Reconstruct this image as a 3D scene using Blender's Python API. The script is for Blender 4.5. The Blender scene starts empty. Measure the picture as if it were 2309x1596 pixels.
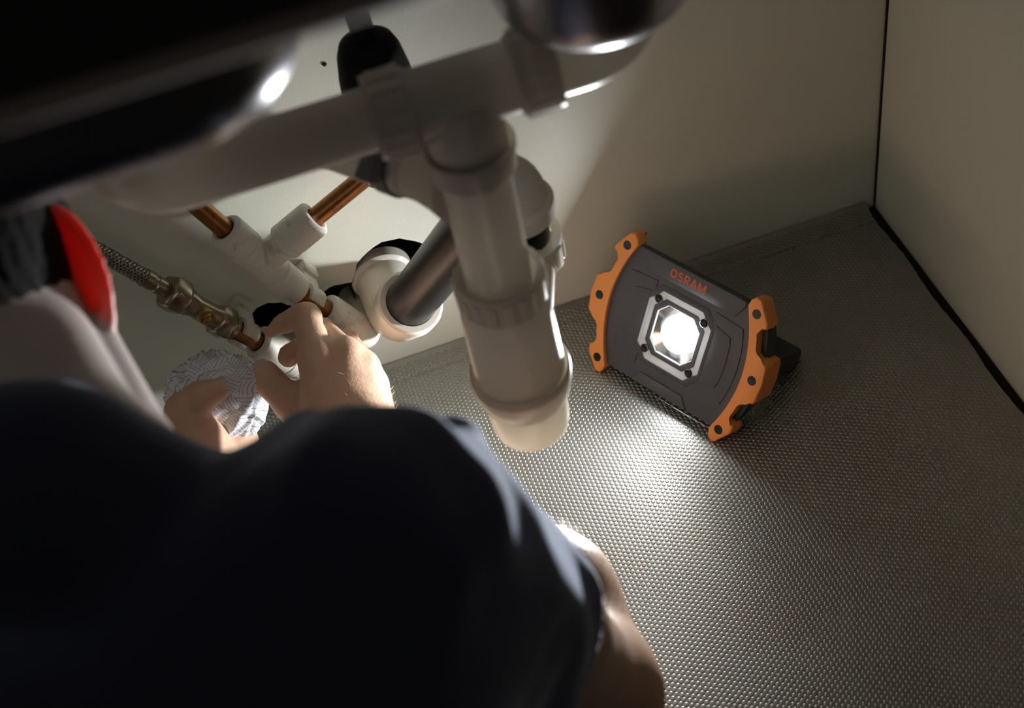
import bpy, bmesh, math, random
import numpy as np
from mathutils import Vector, Matrix, Quaternion

random.seed(7)
rng = np.random.default_rng(7)
SC = bpy.context.scene
COL = SC.collection

# ------------------------------------------------------------------ camera
# world: origin = back right corner of the cabinet floor, X to the right, Y into the back wall, Z up (metres)
CAM_POS = Vector((-0.47841, -0.83828, 0.91708))
YAW, PITCH, ROLL = (math.radians(a) for a in (7.7505, 48.4940, -13.0416))
F_PX = 3100.0
FWD = Vector((math.sin(YAW) * math.cos(PITCH), math.cos(YAW) * math.cos(PITCH), -math.sin(PITCH)))
_r = FWD.cross(Vector((0, 0, 1))).normalized()
_u = _r.cross(FWD)
RIGHT = math.cos(ROLL) * _r + math.sin(ROLL) * _u
UP = -math.sin(ROLL) * _r + math.cos(ROLL) * _u
cam_data = bpy.data.cameras.new('camera')
cam = bpy.data.objects.new('camera', cam_data)
COL.objects.link(cam)
cam.matrix_world = Matrix(((RIGHT.x, UP.x, -FWD.x, CAM_POS.x), (RIGHT.y, UP.y, -FWD.y, CAM_POS.y),
                           (RIGHT.z, UP.z, -FWD.z, CAM_POS.z), (0, 0, 0, 1)))
cam_data.sensor_fit = 'HORIZONTAL'
cam_data.sensor_width = 36.0
cam_data.lens = F_PX / 2309 * 36.0
cam_data.clip_start = 0.02
cam_data.dof.use_dof = True
cam_data.dof.focus_distance = 1.08
cam_data.dof.aperture_fstop = 5.0
SC.camera = cam

# ------------------------------------------------------------------ world, exposure (the only strong light is the work light itself)
world = bpy.data.worlds.new('dim_room')
SC.world = world
world.use_nodes = True
world.node_tree.nodes['Background'].inputs[0].default_value = (1.0, 0.97, 0.90, 1)
world.node_tree.nodes['Background'].inputs[1].default_value = 0.030
SC.view_settings.view_transform = 'Standard'
SC.view_settings.look = 'None'
SC.view_settings.gamma = 1.0
SC.view_settings.use_curve_mapping = False
SC.view_settings.exposure = 0.0
SC.cycles.max_bounces = 8
SC.cycles.adaptive_threshold = 0.05
SC.cycles.adaptive_min_samples = 16
LED_STRENGTH = 140.0      # glowing chip of the work light
BEAM_WATT = 11.5          # its beam


def at(px, py, depth):
    """point that the camera sees at a pixel, at a given distance along the view axis (used to read sizes off the photograph)"""
    return CAM_POS + (FWD + RIGHT * ((px - 1154.5) / F_PX) - UP * ((py - 798) / F_PX)) * depth


def on_y(px, py, y):
    d = FWD + RIGHT * ((px - 1154.5) / F_PX) - UP * ((py - 798) / F_PX)
    return CAM_POS + d * ((y - CAM_POS.y) / d.y)


# ------------------------------------------------------------------ materials
MATS = {}


def mat(name, color, rough=0.5, metal=0.0, var=0.0, var_scale=30.0, bump=0.0, bump_scale=200.0, dirt=None, dirt_scale=20.0,
        dirt_lo=0.55, dirt_hi=0.75, sss=0.0, sss_radius=(1, .35, .2), sss_scale=0.01, spec=0.5, coat=0.0, sheen=0.0, transl=0.0, transl_color=(1, .8, .6)):
    m = bpy.data.materials.new(name)
    m.use_nodes = True
    nt = m.node_tree
    b = nt.nodes['Principled BSDF']
    b.inputs['Base Color'].default_value = (*color, 1)
    b.inputs['Roughness'].default_value = rough
    b.inputs['Metallic'].default_value = metal
    b.inputs['Specular IOR Level'].default_value = spec
    b.inputs['Coat Weight'].default_value = coat
    if sheen:
        b.inputs['Sheen Weight'].default_value = sheen
        b.inputs['Sheen Roughness'].default_value = 0.4
        b.inputs['Sheen Tint'].default_value = (0.75, 0.82, 1.0, 1)
    if sss:
        b.inputs['Subsurface Weight'].default_value = sss
        b.inputs['Subsurface Radius'].default_value = sss_radius
        b.inputs['Subsurface Scale'].default_value = sss_scale
    tc = nt.nodes.new('ShaderNodeTexCoord')
    src = None
    if var:
        n = nt.nodes.new('ShaderNodeTexNoise')
        n.inputs['Scale'].default_value = var_scale
        n.inputs['Detail'].default_value = 6
        nt.links.new(tc.outputs['Object'], n.inputs['Vector'])
        mx = nt.nodes.new('ShaderNodeMix')
        mx.data_type = 'RGBA'
        mx.inputs[6].default_value = (*[max(0, c * (1 - var)) for c in color], 1)
        mx.inputs[7].default_value = (*[min(1, c * (1 + var)) for c in color], 1)
        nt.links.new(n.outputs['Fac'], mx.inputs[0])
        nt.links.new(mx.outputs[2], b.inputs['Base Color'])
        src = mx.outputs[2]
    if dirt:
        n = nt.nodes.new('ShaderNodeTexNoise')
        n.inputs['Scale'].default_value = dirt_scale
        n.inputs['Detail'].default_value = 8
        n.inputs['Roughness'].default_value = 0.65
        nt.links.new(tc.outputs['Object'], n.inputs['Vector'])
        mr = nt.nodes.new('ShaderNodeMapRange')
        mr.inputs['From Min'].default_value = dirt_lo
        mr.inputs['From Max'].default_value = dirt_hi
        nt.links.new(n.outputs['Fac'], mr.inputs['Value'])
        mx = nt.nodes.new('ShaderNodeMix')
        mx.data_type = 'RGBA'
        mx.inputs[6].default_value = (*color, 1)
        if src:
            nt.links.new(src, mx.inputs[6])
        mx.inputs[7].default_value = (*dirt, 1)
        nt.links.new(mr.outputs['Result'], mx.inputs[0])
        nt.links.new(mx.outputs[2], b.inputs['Base Color'])
    if bump:
        n = nt.nodes.new('ShaderNodeTexNoise')
        n.inputs['Scale'].default_value = bump_scale
        n.inputs['Detail'].default_value = 4
        nt.links.new(tc.outputs['Object'], n.inputs['Vector'])
        bp = nt.nodes.new('ShaderNodeBump')
        bp.inputs['Strength'].default_value = bump
        bp.inputs['Distance'].default_value = 0.0006
        nt.links.new(n.outputs['Fac'], bp.inputs['Height'])
        nt.links.new(bp.outputs['Normal'], b.inputs['Normal'])
    if transl:                                   # thin plastic walls let some light through
        tr = nt.nodes.new('ShaderNodeBsdfTranslucent')
        tr.inputs['Color'].default_value = (*transl_color, 1)
        ms = nt.nodes.new('ShaderNodeMixShader')
        ms.inputs[0].default_value = transl
        nt.links.new(b.outputs[0], ms.inputs[1])
        nt.links.new(tr.outputs[0], ms.inputs[2])
        nt.links.new(ms.outputs[0], nt.nodes['Material Output'].inputs[0])
    MATS[name] = m
    return m


M_WALL = mat('white_melamine', (0.745, 0.745, 0.64), 0.45, var=0.03, var_scale=9, bump=0.25, bump_scale=900)
M_FOIL = mat('embossed_metal_foil', (0.37, 0.368, 0.34), 0.40, metal=0.95, var=0.12, var_scale=14, dirt=(0.33, 0.30, 0.25), dirt_scale=9, dirt_lo=0.5, dirt_hi=0.8)
M_DARK = mat('dark_board', (0.012, 0.010, 0.009), 0.9)
M_SEAL = mat('cavity_black', (0.006, 0.005, 0.005), 0.95, bump=1, bump_scale=300)
M_WHITE = mat('white_plastic', (0.80, 0.77, 0.68), 0.32, var=0.04, var_scale=20, dirt=(0.42, 0.38, 0.29), dirt_scale=42, dirt_lo=0.60, dirt_hi=0.80, coat=0.2, transl=0.14, transl_color=(0.85, 0.66, 0.45))
M_FIT = mat('dusty_white_fitting', (0.72, 0.70, 0.62), 0.5, var=0.06, var_scale=40, dirt=(0.24, 0.22, 0.15), dirt_scale=55, dirt_lo=0.54, dirt_hi=0.82, bump=0.2)
M_DRAIN = mat('white_drain_plastic', (0.70, 0.665, 0.59), 0.28, var=0.04, var_scale=8, coat=0.15, transl=0.38, transl_color=(0.90, 0.84, 0.74))
M_BLACKPIPE = mat('black_pipe', (0.010, 0.010, 0.012), 0.36, spec=0.3, dirt=(0.06, 0.055, 0.05), dirt_scale=160, dirt_lo=0.68, dirt_hi=0.85)
M_RUBBER = mat('black_rubber', (0.004, 0.004, 0.004), 0.7, spec=0.15)
M_COPPER = mat('aged_copper', (0.34, 0.150, 0.055), 0.38, metal=1.0, var=0.35, var_scale=60, dirt=(0.16, 0.07, 0.03), dirt_scale=80)
M_BRASS = mat('nickel_brass', (0.36, 0.31, 0.22), 0.30, metal=1.0, var=0.3, var_scale=90)
M_BRASS2 = mat('yellow_brass', (0.50, 0.37, 0.16), 0.32, metal=1.0, var=0.3, var_scale=90)
M_STEEL = mat('sink_steel', (0.40, 0.40, 0.43), 0.30, metal=1.0)
M_CLAMP = mat('zinc_clamp', (0.20, 0.20, 0.21), 0.35, metal=0.9)
M_HOSE = mat('steel_braid', (0.32, 0.29, 0.24), 0.35, metal=1.0)
M_LAMPBODY = mat('anthracite_plastic', (0.070, 0.074, 0.086), 0.48, bump=0.3, bump_scale=2500)
M_LAMPGREEN = mat('dark_teal_plastic', (0.022, 0.034, 0.040), 0.45)
M_ORANGE = mat('orange_rubber', (0.93, 0.33, 0.075), 0.5, var=0.03, var_scale=50)
M_ORANGE_PRINT = mat('orange_print', (0.62, 0.13, 0.05), 0.6)
M_BEZEL = mat('grey_bezel', (0.42, 0.43, 0.42), 0.35)
M_CHROME = mat('reflector_chrome', (0.85, 0.86, 0.88), 0.12, metal=1.0)
M_SCREW = mat('black_screw', (0.02, 0.02, 0.025), 0.35, metal=0.6)
M_RAIL = mat('brown_edge_band', (0.50, 0.42, 0.375), 0.55)


# ------------------------------------------------------------------ mesh helpers
def link(name, me, material, parent=None, smooth=40.0):
    o = bpy.data.objects.new(name, me)
    COL.objects.link(o)
    if isinstance(material, (list, tuple)):
        for m in material:
            me.materials.append(m)
    elif material:
        me.materials.append(material)
    if smooth is not None:
        me.shade_smooth()
        if smooth < 179:
            me.set_sharp_from_angle(angle=math.radians(smooth))
    if parent:
        o.parent = parent
    return o


def from_bm(name, bm, material, parent=None, smooth=40.0):
    bmesh.ops.recalc_face_normals(bm, faces=bm.faces)
    me = bpy.data.meshes.new(name)
    bm.to_mesh(me)
    bm.free()
    return link(name, me, material, parent, smooth)


def tag(o, label, cat, group=None, kind=None):
    o['label'] = label
    if cat:
        o['category'] = cat
    if group:
        o['group'] = group
    if kind:
        o['kind'] = kind
    return o


def empty(name, loc=(0, 0, 0)):
    o = bpy.data.objects.new(name, None)
    o.empty_display_size = 0.02
    COL.objects.link(o)
    o.location = loc
    return o


def under(o, root):
    """parent o (built in world coordinates) to root and keep it where it stands"""
    o.parent = root
    o.matrix_parent_inverse = Matrix.Translation(root.location).inverted()
    return o


def frame_of(d):
    d = Vector(d).normalized()
    a = Vector((0, 0, 1)) if abs(d.z) < 0.9 else Vector((1, 0, 0))
    x = a.cross(d).normalized()
    return x, d.cross(x), d


def lathe_bm(bm, p0, d, prof, n=48, ribs=0, rib_h=0.0, rib_rows=(), cap0=True, cap1=True):
    """surface of revolution about the axis p0 + t*d; prof = [(t, r)]; rib_rows = indices of prof rows that carry ribs"""
    p0 = Vector(p0)
    x, y, z = frame_of(d)
    rows = []
    for k, (t, r) in enumerate(prof):
        ring = []
        for i in range(n):
            a = 2 * math.pi * i / n
            rr = r
            if ribs and k in rib_rows:
                ph = (i * ribs / n) % 1.0
                rr = r + (rib_h if ph < 0.5 else 0.0)
            ring.append(bm.verts.new(p0 + z * t + (x * math.cos(a) + y * math.sin(a)) * rr))
        rows.append(ring)
    for a, b in zip(rows[:-1], rows[1:]):
        for i in range(n):
            bm.faces.new((a[i], a[(i + 1) % n], b[(i + 1) % n], b[i]))
    if cap0:
        bm.faces.new(rows[0][::-1])
    if cap1:
        bm.faces.new(rows[-1])


def lathe(name, p0, d, prof, material, parent=None, smooth=35.0, **kw):
    bm = bmesh.new()
    lathe_bm(bm, p0, d, prof, **kw)
    return from_bm(name, bm, material, parent, smooth)


def bend(pts, radii, seg=10):
    """polyline with its inner corners rounded; radii per inner corner"""
    pts = [Vector(p) for p in pts]
    out = [pts[0]]
    for i in range(1, len(pts) - 1):
        a, b, c = pts[i - 1], pts[i], pts[i + 1]
        u, v = (a - b).normalized(), (c - b).normalized()
        r = radii[i - 1] if isinstance(radii, (list, tuple)) else radii
        ang = u.angle(v)
        if ang > 3.1:
            out.append(b)
            continue
        t = min(r / math.tan(ang / 2), (a - b).length * 0.98, (c - b).length * 0.98)
        for k in range(seg + 1):
            s = k / seg
            p, q = b + u * t, b + v * t
            out.append(p * (1 - s) ** 2 + b * 2 * s * (1 - s) + q * s * s)
    out.append(pts[-1])
    return out


def sweep_bm(bm, pts, r, n=32, cap=True):
    pts = [Vector(p) for p in pts]
    m = len(pts)
    rad = r if callable(r) else (lambda s: r)
    L = [0.0]
    for a, b in zip(pts[:-1], pts[1:]):
        L.append(L[-1] + (b - a).length)
    tan = []
    for i in range(m):
        a = pts[max(0, i - 1)]
        b = pts[min(m - 1, i + 1)]
        tan.append((b - a).normalized())
    x, y, _ = frame_of(tan[0])
    rows = []
    for i in range(m):
        if i:
            q = tan[i - 1].rotation_difference(tan[i])
            x = (q @ x).normalized()
        y = tan[i].cross(x).normalized()
        rr = rad(L[i] / L[-1])
        rows.append([bm.verts.new(pts[i] + (x * math.cos(2 * math.pi * k / n) + y * math.sin(2 * math.pi * k / n)) * rr) for k in range(n)])
    for a, b in zip(rows[:-1], rows[1:]):
        for k in range(n):
            bm.faces.new((a[k], a[(k + 1) % n], b[(k + 1) % n], b[k]))
    if cap:
        bm.faces.new(rows[0][::-1])
        bm.faces.new(rows[-1])


def sweep(name, pts, r, material, parent=None, n=32, smooth=50.0):
    bm = bmesh.new()
    sweep_bm(bm, pts, r, n)
    return from_bm(name, bm, material, parent, smooth)


def box_bm(bm, lo, hi, M=None, bevel=0.0, seg=2):
    vs = []
    r = bmesh.ops.create_cube(bm, size=1.0)
    for v in r['verts']:
        v.co = Vector([lo[i] + (v.co[i] + 0.5) * (hi[i] - lo[i]) for i in range(3)])
    if bevel:
        es = list({e for v in r['verts'] for e in v.link_edges})
        r2 = bmesh.ops.bevel(bm, geom=es, offset=bevel, segments=seg, profile=0.5, affect='EDGES')
        vs = list({v for f in r2['faces'] for v in f.verts} | {v for v in r['verts'] if v.is_valid})
    else:
        vs = r['verts']
    if M is not None:
        for v in vs:
            v.co = M @ v.co


def box(name, lo, hi, material, parent=None, M=None, bevel=0.0, smooth=40.0, seg=2):
    bm = bmesh.new()
    box_bm(bm, lo, hi, M, bevel, seg)
    return from_bm(name, bm, material, parent, smooth)


def prism_bm(bm, poly, z0, z1, M=None, bevel=0.0, seg=2, top_only=True):
    """extrude a 2-D outline from z0 to z1 (z1 = the visible face); bevel rounds the rim of the z1 face"""
    a = [bm.verts.new((x, y, z0)) for x, y in poly]
    b = [bm.verts.new((x, y, z1)) for x, y in poly]
    n = len(poly)
    fs = [bm.faces.new(a[::-1]), bm.faces.new(b)]
    for i in range(n):
        fs.append(bm.faces.new((a[i], a[(i + 1) % n], b[(i + 1) % n], b[i])))
    new = a + b
    if bevel:
        es = [e for e in {e for v in b for e in v.link_edges} if all(v in b for v in e.verts)]
        r = bmesh.ops.bevel(bm, geom=es, offset=bevel, segments=seg, profile=0.5, affect='EDGES', clamp_overlap=True)
        new = list({v for v in new if v.is_valid} | {v for f in r['faces'] for v in f.verts})
    if M is not None:
        for v in new:
            v.co = M @ v.co


def prism(name, poly, z0, z1, material, parent=None, M=None, bevel=0.0, smooth=35.0):
    bm = bmesh.new()
    prism_bm(bm, poly, z0, z1, M, bevel)
    return from_bm(name, bm, material, parent, smooth)


def hexnut(name, p0, d, t0, t1, r, material, parent, hole=None):
    p0 = Vector(p0)
    x, y, z = frame_of(d)
    bm = bmesh.new()
    c = (t1 - t0) * 0.18
    rows = []
    for t, rr in ((t0, r * .84), (t0 + c, r), (t1 - c, r), (t1, r * .84)):
        rows.append([bm.verts.new(p0 + z * t + (x * math.cos(k * math.pi / 3 + .3) + y * math.sin(k * math.pi / 3 + .3)) * rr) for k in range(6)])
    for a, b in zip(rows[:-1], rows[1:]):
        for i in range(6):
            bm.faces.new((a[i], a[(i + 1) % 6], b[(i + 1) % 6], b[i]))
    bm.faces.new(rows[0][::-1])
    bm.faces.new(rows[-1])
    bmesh.ops.bevel(bm, geom=list(bm.edges), offset=r * 0.05, segments=1, affect='EDGES')
    return from_bm(name, bm, material, parent, 30)


# ------------------------------------------------------------------ the cabinet
CAB_L, CAB_F, CAB_T = -0.98, -0.52, 0.6980      # left wall, front edge, top


def struct(o, label):
    return tag(o, label, None, kind='structure')


struct(box('floor', (CAB_L, CAB_F, -0.022), (0, 0, -0.006), M_DARK, smooth=None), 'dark cabinet base board under the metallic mat')


def wall_with_holes():
    bm = bmesh.new()
    holes = [((-0.4450, 0.1040), 0.040, 34), ((-0.4940, 0.0905), 0.026, 30), ((-0.5560, 0.0960), 0.0235, 30)]
    outer = [(CAB_L, -0.022), (0.0, -0.022), (0.0, CAB_T), (CAB_L, CAB_T)]
    loops = [[bm.verts.new((x, 0, z)) for x, z in outer]]
    for (cx, cz), r, n in holes:
        ring = []
        for i in range(n):
            a = 2 * math.pi * i / n
            rr = r * (1 + 0.05 * math.sin(3 * a + cx * 50)) + random.uniform(-.0011, .0011)
            ring.append(bm.verts.new((cx + rr * math.cos(a), 0, cz + rr * math.sin(a))))
        loops.append(ring)
    edges = []
    for lp in loops:
        for i in range(len(lp)):
            edges.append(bm.edges.new((lp[i], lp[(i + 1) % len(lp)])))
    bmesh.ops.triangle_fill(bm, use_beauty=True, use_dissolve=False, edges=edges)
    # remove fill inside the holes
    for f in list(bm.faces):
        c = f.calc_center_median()
        for (cx, cz), r, n in holes:
            if math.hypot(c.x - cx, c.z - cz) < r * 0.9 and all(math.hypot(v.co.x - cx, v.co.z - cz) < r * 1.1 for v in f.verts):
                bm.faces.remove(f)
                break
    for f in bm.faces:
        f.material_index = 0
    # board edge inside each hole, then a dark closed void behind the board
    for lp in loops[1:]:
        back = [bm.verts.new(v.co + Vector((0, .018, 0))) for v in lp]
        deep = [bm.verts.new(v.co + Vector((0, .09, 0))) for v in lp]
        n = len(lp)
        for i in range(n):
            f = bm.faces.new((lp[i], lp[(i + 1) % n], back[(i + 1) % n], back[i]))
            f.material_index = 1
            f = bm.faces.new((back[i], back[(i + 1) % n], deep[(i + 1) % n], deep[i]))
            f.material_index = 1
        f = bm.faces.new(deep)
        f.material_index = 1
    me = bpy.data.meshes.new('wall_back')
    bm.to_mesh(me)
    bm.free()
    return link('wall_back', me, [M_WALL, M_SEAL], None, None)


struct(wall_with_holes(), 'cream white cabinet back panel with three rough pipe holes')
struct(box('wall_right', (0.0, CAB_F, -0.022), (0.018, 0.0, CAB_T), M_WALL, smooth=None), 'cream white cabinet side panel on the right')
struct(box('wall_left', (CAB_L - 0.018, CAB_F, -0.022), (CAB_L, 0.0, CAB_T), M_WALL, smooth=None), 'cream white cabinet side panel on the left')
struct(box('trim_1', (-0.0014, -0.0022, -0.006), (0.0, 0.0, CAB_T), M_DARK, smooth=None), 'thin dark joint line in the corner of the panels')
struct(box('trim_2', (CAB_L, CAB_F + 0.05, -0.172), (0.018, CAB_F + 0.066, -0.022), M_DARK, smooth=None), 'dark plinth board below the cabinet floor')
struct(box('ground', (-3.0, -3.5, -0.19), (2.0, CAB_F + 0.07, -0.17), mat('room_floor', (0.10, 0.08, 0.06), 0.6), smooth=None), 'dark room floor in front of the cabinet')


def floor_mat():
    """thin foil mat: sheet with the back edge turned up, plus the embossed lozenges on it"""
    root = empty('floor_mat', (-0.5, -0.28, -0.006))
    x0, x1, y0, y1 = CAB_L + 0.004, -0.0100, CAB_F, -0.0015
    nx, ny = 120, 90
    ys = np.concatenate([np.linspace(y0, y1 - 0.024, ny - 14), np.linspace(y1 - 0.024, y1, 15)[1:]])
    ny = len(ys)
    xs = np.linspace(x0, x1, nx)

    def height(x, y):
        t = np.clip((y - (y1 - 0.022)) / 0.022, 0, 1)
        lip = 0.0052 * t ** 2 * (1 + 0.12 * np.sin(x * 31))
        wav = 0.0005 * np.sin(x * 13 + 1) * np.sin(y * 11 + 2) - 0.0004
        crease = -0.0007 * np.exp(-((y - (y1 - 0.021 - 0.004 * np.sin(x * 6))) / 0.0013) ** 2)
        return lip + wav + crease
    X, Y = np.meshgrid(xs, ys)
    X = X.copy()
    X[:, -1] += 0.0012 * np.sin(ys * 61) + rng.uniform(-.0004, .0004, ny)
    Z = height(X, Y)
    v = np.stack([X, Y, Z], -1).reshape(-1, 3)
    low = v.copy()
    idx = np.arange(nx * ny).reshape(ny, nx)
    f = np.stack([idx[:-1, :-1], idx[:-1, 1:], idx[1:, 1:], idx[1:, :-1]], -1).reshape(-1, 4)
    me = bpy.data.meshes.new('sheet')
    edge = np.concatenate([idx[0, :], idx[1:, -1]])
    skirt = v[edge].copy()
    skirt[:, 2] = -0.0058
    n0 = len(v)
    v = np.concatenate([v, skirt])
    sk = [(int(edge[i]), n0 + i, n0 + i + 1, int(edge[i + 1])) for i in range(len(edge) - 1)]
    me.from_pydata(v.tolist(), [], f.tolist() + sk)
    o = link('sheet', me, M_FOIL, None, 60)
    under(o, root)
    # embossing: hexagonal lattice of low rounded pads, 4 mm pitch
    py, px = 0.0040, 0.00350
    pts = []
    for i in range(int((x1 - x0 - .004) / px)):
        x = x0 + 0.003 + i * px
        n = int((y1 - y0 - .006) / py)
        yy = y0 + 0.003 + np.arange(n) * py + (0.5 * py if i % 2 else 0)
        pts.append(np.stack([np.full(n, x), yy], 1))
    pts = np.concatenate(pts)
    pts = pts[pts[:, 1] < y1 - 0.002]
    k = 8
    ang = np.arange(k) / k * 2 * np.pi + 0.2
    unit = np.stack([np.cos(ang), np.sin(ang)], 1)
    rings = [(0.00186, -0.0001), (0.00166, 0.00020), (0.00120, 0.00027)]
    per = k * 3 + 1
    n = len(pts)
    hz = height(pts[:, 0], pts[:, 1])
    V = np.empty((n, per, 3), np.float32)
    jit = 1 + rng.uniform(-.05, .05, n)
    for q, (r, h) in enumerate(rings):
        V[:, q * k:(q + 1) * k, :2] = pts[:, None, :] + unit[None] * np.array([0.95, 1.05]) * r
        V[:, q * k:(q + 1) * k, 2] = (hz + h * jit)[:, None]
    V[:, -1, :2] = pts
    V[:, -1, 2] = hz + 0.00029 * jit
    F = []
    for q in range(2):
        for i in range(k):
            a, b = q * k + i, q * k + (i + 1) % k
            F.append((a, b, b + k))
            F.append((a, b + k, a + k))
    for i in range(k):
        F.append((2 * k + i, 2 * k + (i + 1) % k, 3 * k))
    F = np.array(F)
    allf = (F[None] + (np.arange(n) * per)[:, None, None]).reshape(-1)
    me = bpy.data.meshes.new('embossing')
    me.vertices.add(n * per)
    me.vertices.foreach_set('co', V.reshape(-1))
    nt = len(allf) // 3
    me.loops.add(nt * 3)
    me.loops.foreach_set('vertex_index', allf.astype(np.int32))
    me.polygons.add(nt)
    me.polygons.foreach_set('loop_start', (np.arange(nt) * 3).astype(np.int32))
    me.polygons.foreach_set('loop_total', np.full(nt, 3, np.int32))
    me.update(calc_edges=True)
    o = link('embossing', me, M_FOIL, None, 180)
    o['kind'] = 'stuff'
    under(o, root)
    tag(root, 'silver embossed foil mat covering the cabinet floor', 'mat')


floor_mat()

# ------------------------------------------------------------------ top of the cabinet: front rail, sink bowl, strainer waste
def rounded_bowl(name, x0, x1, y0, y1, zb, zt, rc, rb, material, parent=None, flange=0.0):
    """open-topped pressed bowl seen from outside: vertical corner radius rc, bottom edge radius rb"""
    bm = bmesh.new()

    def ring(inset, z):
        pts = []
        for cx, cy, a0 in ((x1 - rc, y1 - rc, 0), (x0 + rc, y1 - rc, 90), (x0 + rc, y0 + rc, 180), (x1 - rc, y0 + rc, 270)):
            for k in range(9):
                a = math.radians(a0 + 90 * k / 8)
                r = max(rc - inset, 0.001)
                pts.append(bm.verts.new((cx + r * math.cos(a), cy + r * math.sin(a), z)))
        return pts
    rows = []
    if flange:
        rows.append(ring(-flange, zt))
    rows.append(ring(0, zt))
    rows.append(ring(0, zb + rb))
    for k in range(1, 9):
        a = math.pi / 2 * k / 8
        rows.append(ring(rb * (1 - math.cos(a)), zb + rb * (1 - math.sin(a))))
    for a, b in zip(rows[:-1], rows[1:]):
        n = len(a)
        for i in range(n):
            bm.faces.new((a[i], a[(i + 1) % n], b[(i + 1) % n], b[i]))
    bm.faces.new(rows[-1])
    return from_bm(name, bm, material, parent, 60)


bm = bmesh.new()
prof = [(0.02, 0.7140), (0.02, 0.6980), (-0.5060, 0.6980)]
prof += [(-0.5060 - 0.018 * math.sin(math.radians(a)), 0.7140 - 0.016 * math.cos(math.radians(a))) for a in range(10, 91, 10)]
ra = [bm.verts.new((CAB_L - 0.02, y, z)) for y, z in prof]
rb = [bm.verts.new((0.02, y, z)) for y, z in prof]
for i in range(len(prof)):
    bm.faces.new((ra[i], ra[(i + 1) % len(prof)], rb[(i + 1) % len(prof)], rb[i]))
bm.faces.new(ra[::-1])
bm.faces.new(rb)
bmesh.ops.recalc_face_normals(bm, faces=bm.faces)
for f in bm.faces:
    f.material_index = 1 if f.normal.z > 0.5 else 0  # top face takes the dark material in place of its shade
worktop = from_bm('worktop', bm, [M_RAIL, M_DARK], None, 30)
tag(worktop, 'worktop with shade-darkened top and brown front edge above the sink bowl, at upper left', 'worktop')

sink = empty('sink_bowl', (-0.70, -0.23, 0.600))
tag(sink, 'large stainless steel sink bowl seen from below at upper left', 'sink')
under(rounded_bowl('bowl', -0.93, -0.4630, -0.440, -0.06, 0.600, 0.6980, 0.060, 0.036, M_STEEL), sink)

# right hand strainer waste: round steel cup under the half bowl
RW = Vector((-0.3240, -0.2870, 0))
waste = empty('strainer_waste', (RW.x, RW.y, 0.515))
tag(waste, 'round dark steel strainer cup above the elbow at top right', 'strainer')
under(lathe('cup', (RW.x, RW.y, 0.5150), (0, 0, 1), [(0, .020), (0.0, .030), (.003, .041), (.010, .0475), (.020, .0505), (.045, .0515), (.075, .0530)], M_STEEL, cap1=False), waste)
under(lathe('flange', (RW.x, RW.y, 0.5900), (0, 0, 1), [(0, .050), (0.0, .056), (.002, .060), (.005, .060), (.006, .05)], M_STEEL), waste)
half = empty('half_bowl', (RW.x, RW.y, 0.596))
tag(half, 'small stainless steel half bowl above the strainer cup at top right', 'sink')
under(rounded_bowl('bowl', -0.40, -0.215, -0.40, -0.12, 0.596, 0.6980, 0.05, 0.03, M_STEEL), half)

# ------------------------------------------------------------------ white drain: cross pipe, tee, trap
TX, TY = -0.3990, -0.2741
TEE = Vector((TX, TY, 0.4795))
LEFT = Vector((-0.5735, -0.2640, 0.4750))
PD = (LEFT - TEE).normalized()               # direction of the cross pipe, towards the left bowl
RIGHT_E = TEE - PD * 0.0930                  # elbow corner under the strainer
PR = 0.0168

drain = empty('cross_pipe', (TEE.x, TEE.y, TEE.z))
tag(drain, 'off-white drain pipe running across from the sink bowl to the strainer', 'pipe')
left_up = LEFT + Vector((0, 0, 0.124))
under(sweep('pipe', bend([TEE + PD * 0.036, LEFT, left_up], 0.030, 14), PR, M_DRAIN), drain)
under(lathe('bowl_nut', LEFT + Vector((0, 0, 0.096)), (0, 0, 1), [(0, .0180), (0, .0225), (.024, .0232), (.026, .018)], M_DRAIN, ribs=16, rib_h=.0012, rib_rows=(1, 2), n=96), drain)

tee = empty('drain_tee', (TEE.x, TEE.y, TEE.z))
tag(tee, 'off-white drain tee with ribbed nuts above the bottle trap', 'pipe fitting')
bm = bmesh.new()
lathe_bm(bm, TEE - PD * 0.036, PD, [(0, .0185), (.004, .0192), (.03, .0192), (.060, .0192), (.064, .0185)], n=56)
lathe_bm(bm, TEE, (0, 0, -1), [(0, .0215), (.012, .0218), (.0400, .0216), (.0400, .0200)], n=56)
under(from_bm('tee_body', bm, M_DRAIN), tee)


def union_nut(name, p, d, L, r, parent, ribs=16, rib_h=.0019, n=112, inner=.0170):
    prof = [(0, inner), (0, r * .955), (L * .10, r), (L * .10 + .0001, r), (L * .86, r), (L * .86 + .0001, r * 1.03), (L, r * 1.03), (L, inner)]
    return under(lathe(name, p, d, prof, M_DRAIN, n=n, ribs=ribs, rib_h=rib_h, rib_rows=(3, 4), cap0=False, cap1=False, smooth=30), parent)


union_nut('nut', TEE + PD * 0.0235, PD, 0.0225, 0.0218, tee)
union_nut('nut', TEE - PD * 0.0300, -PD, 0.0220, 0.0218, tee)

elbow = empty('strainer_elbow', (RIGHT_E.x, RIGHT_E.y, RIGHT_E.z))
tag(elbow, 'off-white elbow rising from the tee to the strainer cup', 'pipe fitting')
under(sweep('bend', bend([TEE - PD * 0.040, RIGHT_E, Vector((RIGHT_E.x, RIGHT_E.y, 0.5170))], 0.030, 14), lambda s: .0178, M_DRAIN), elbow)

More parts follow.
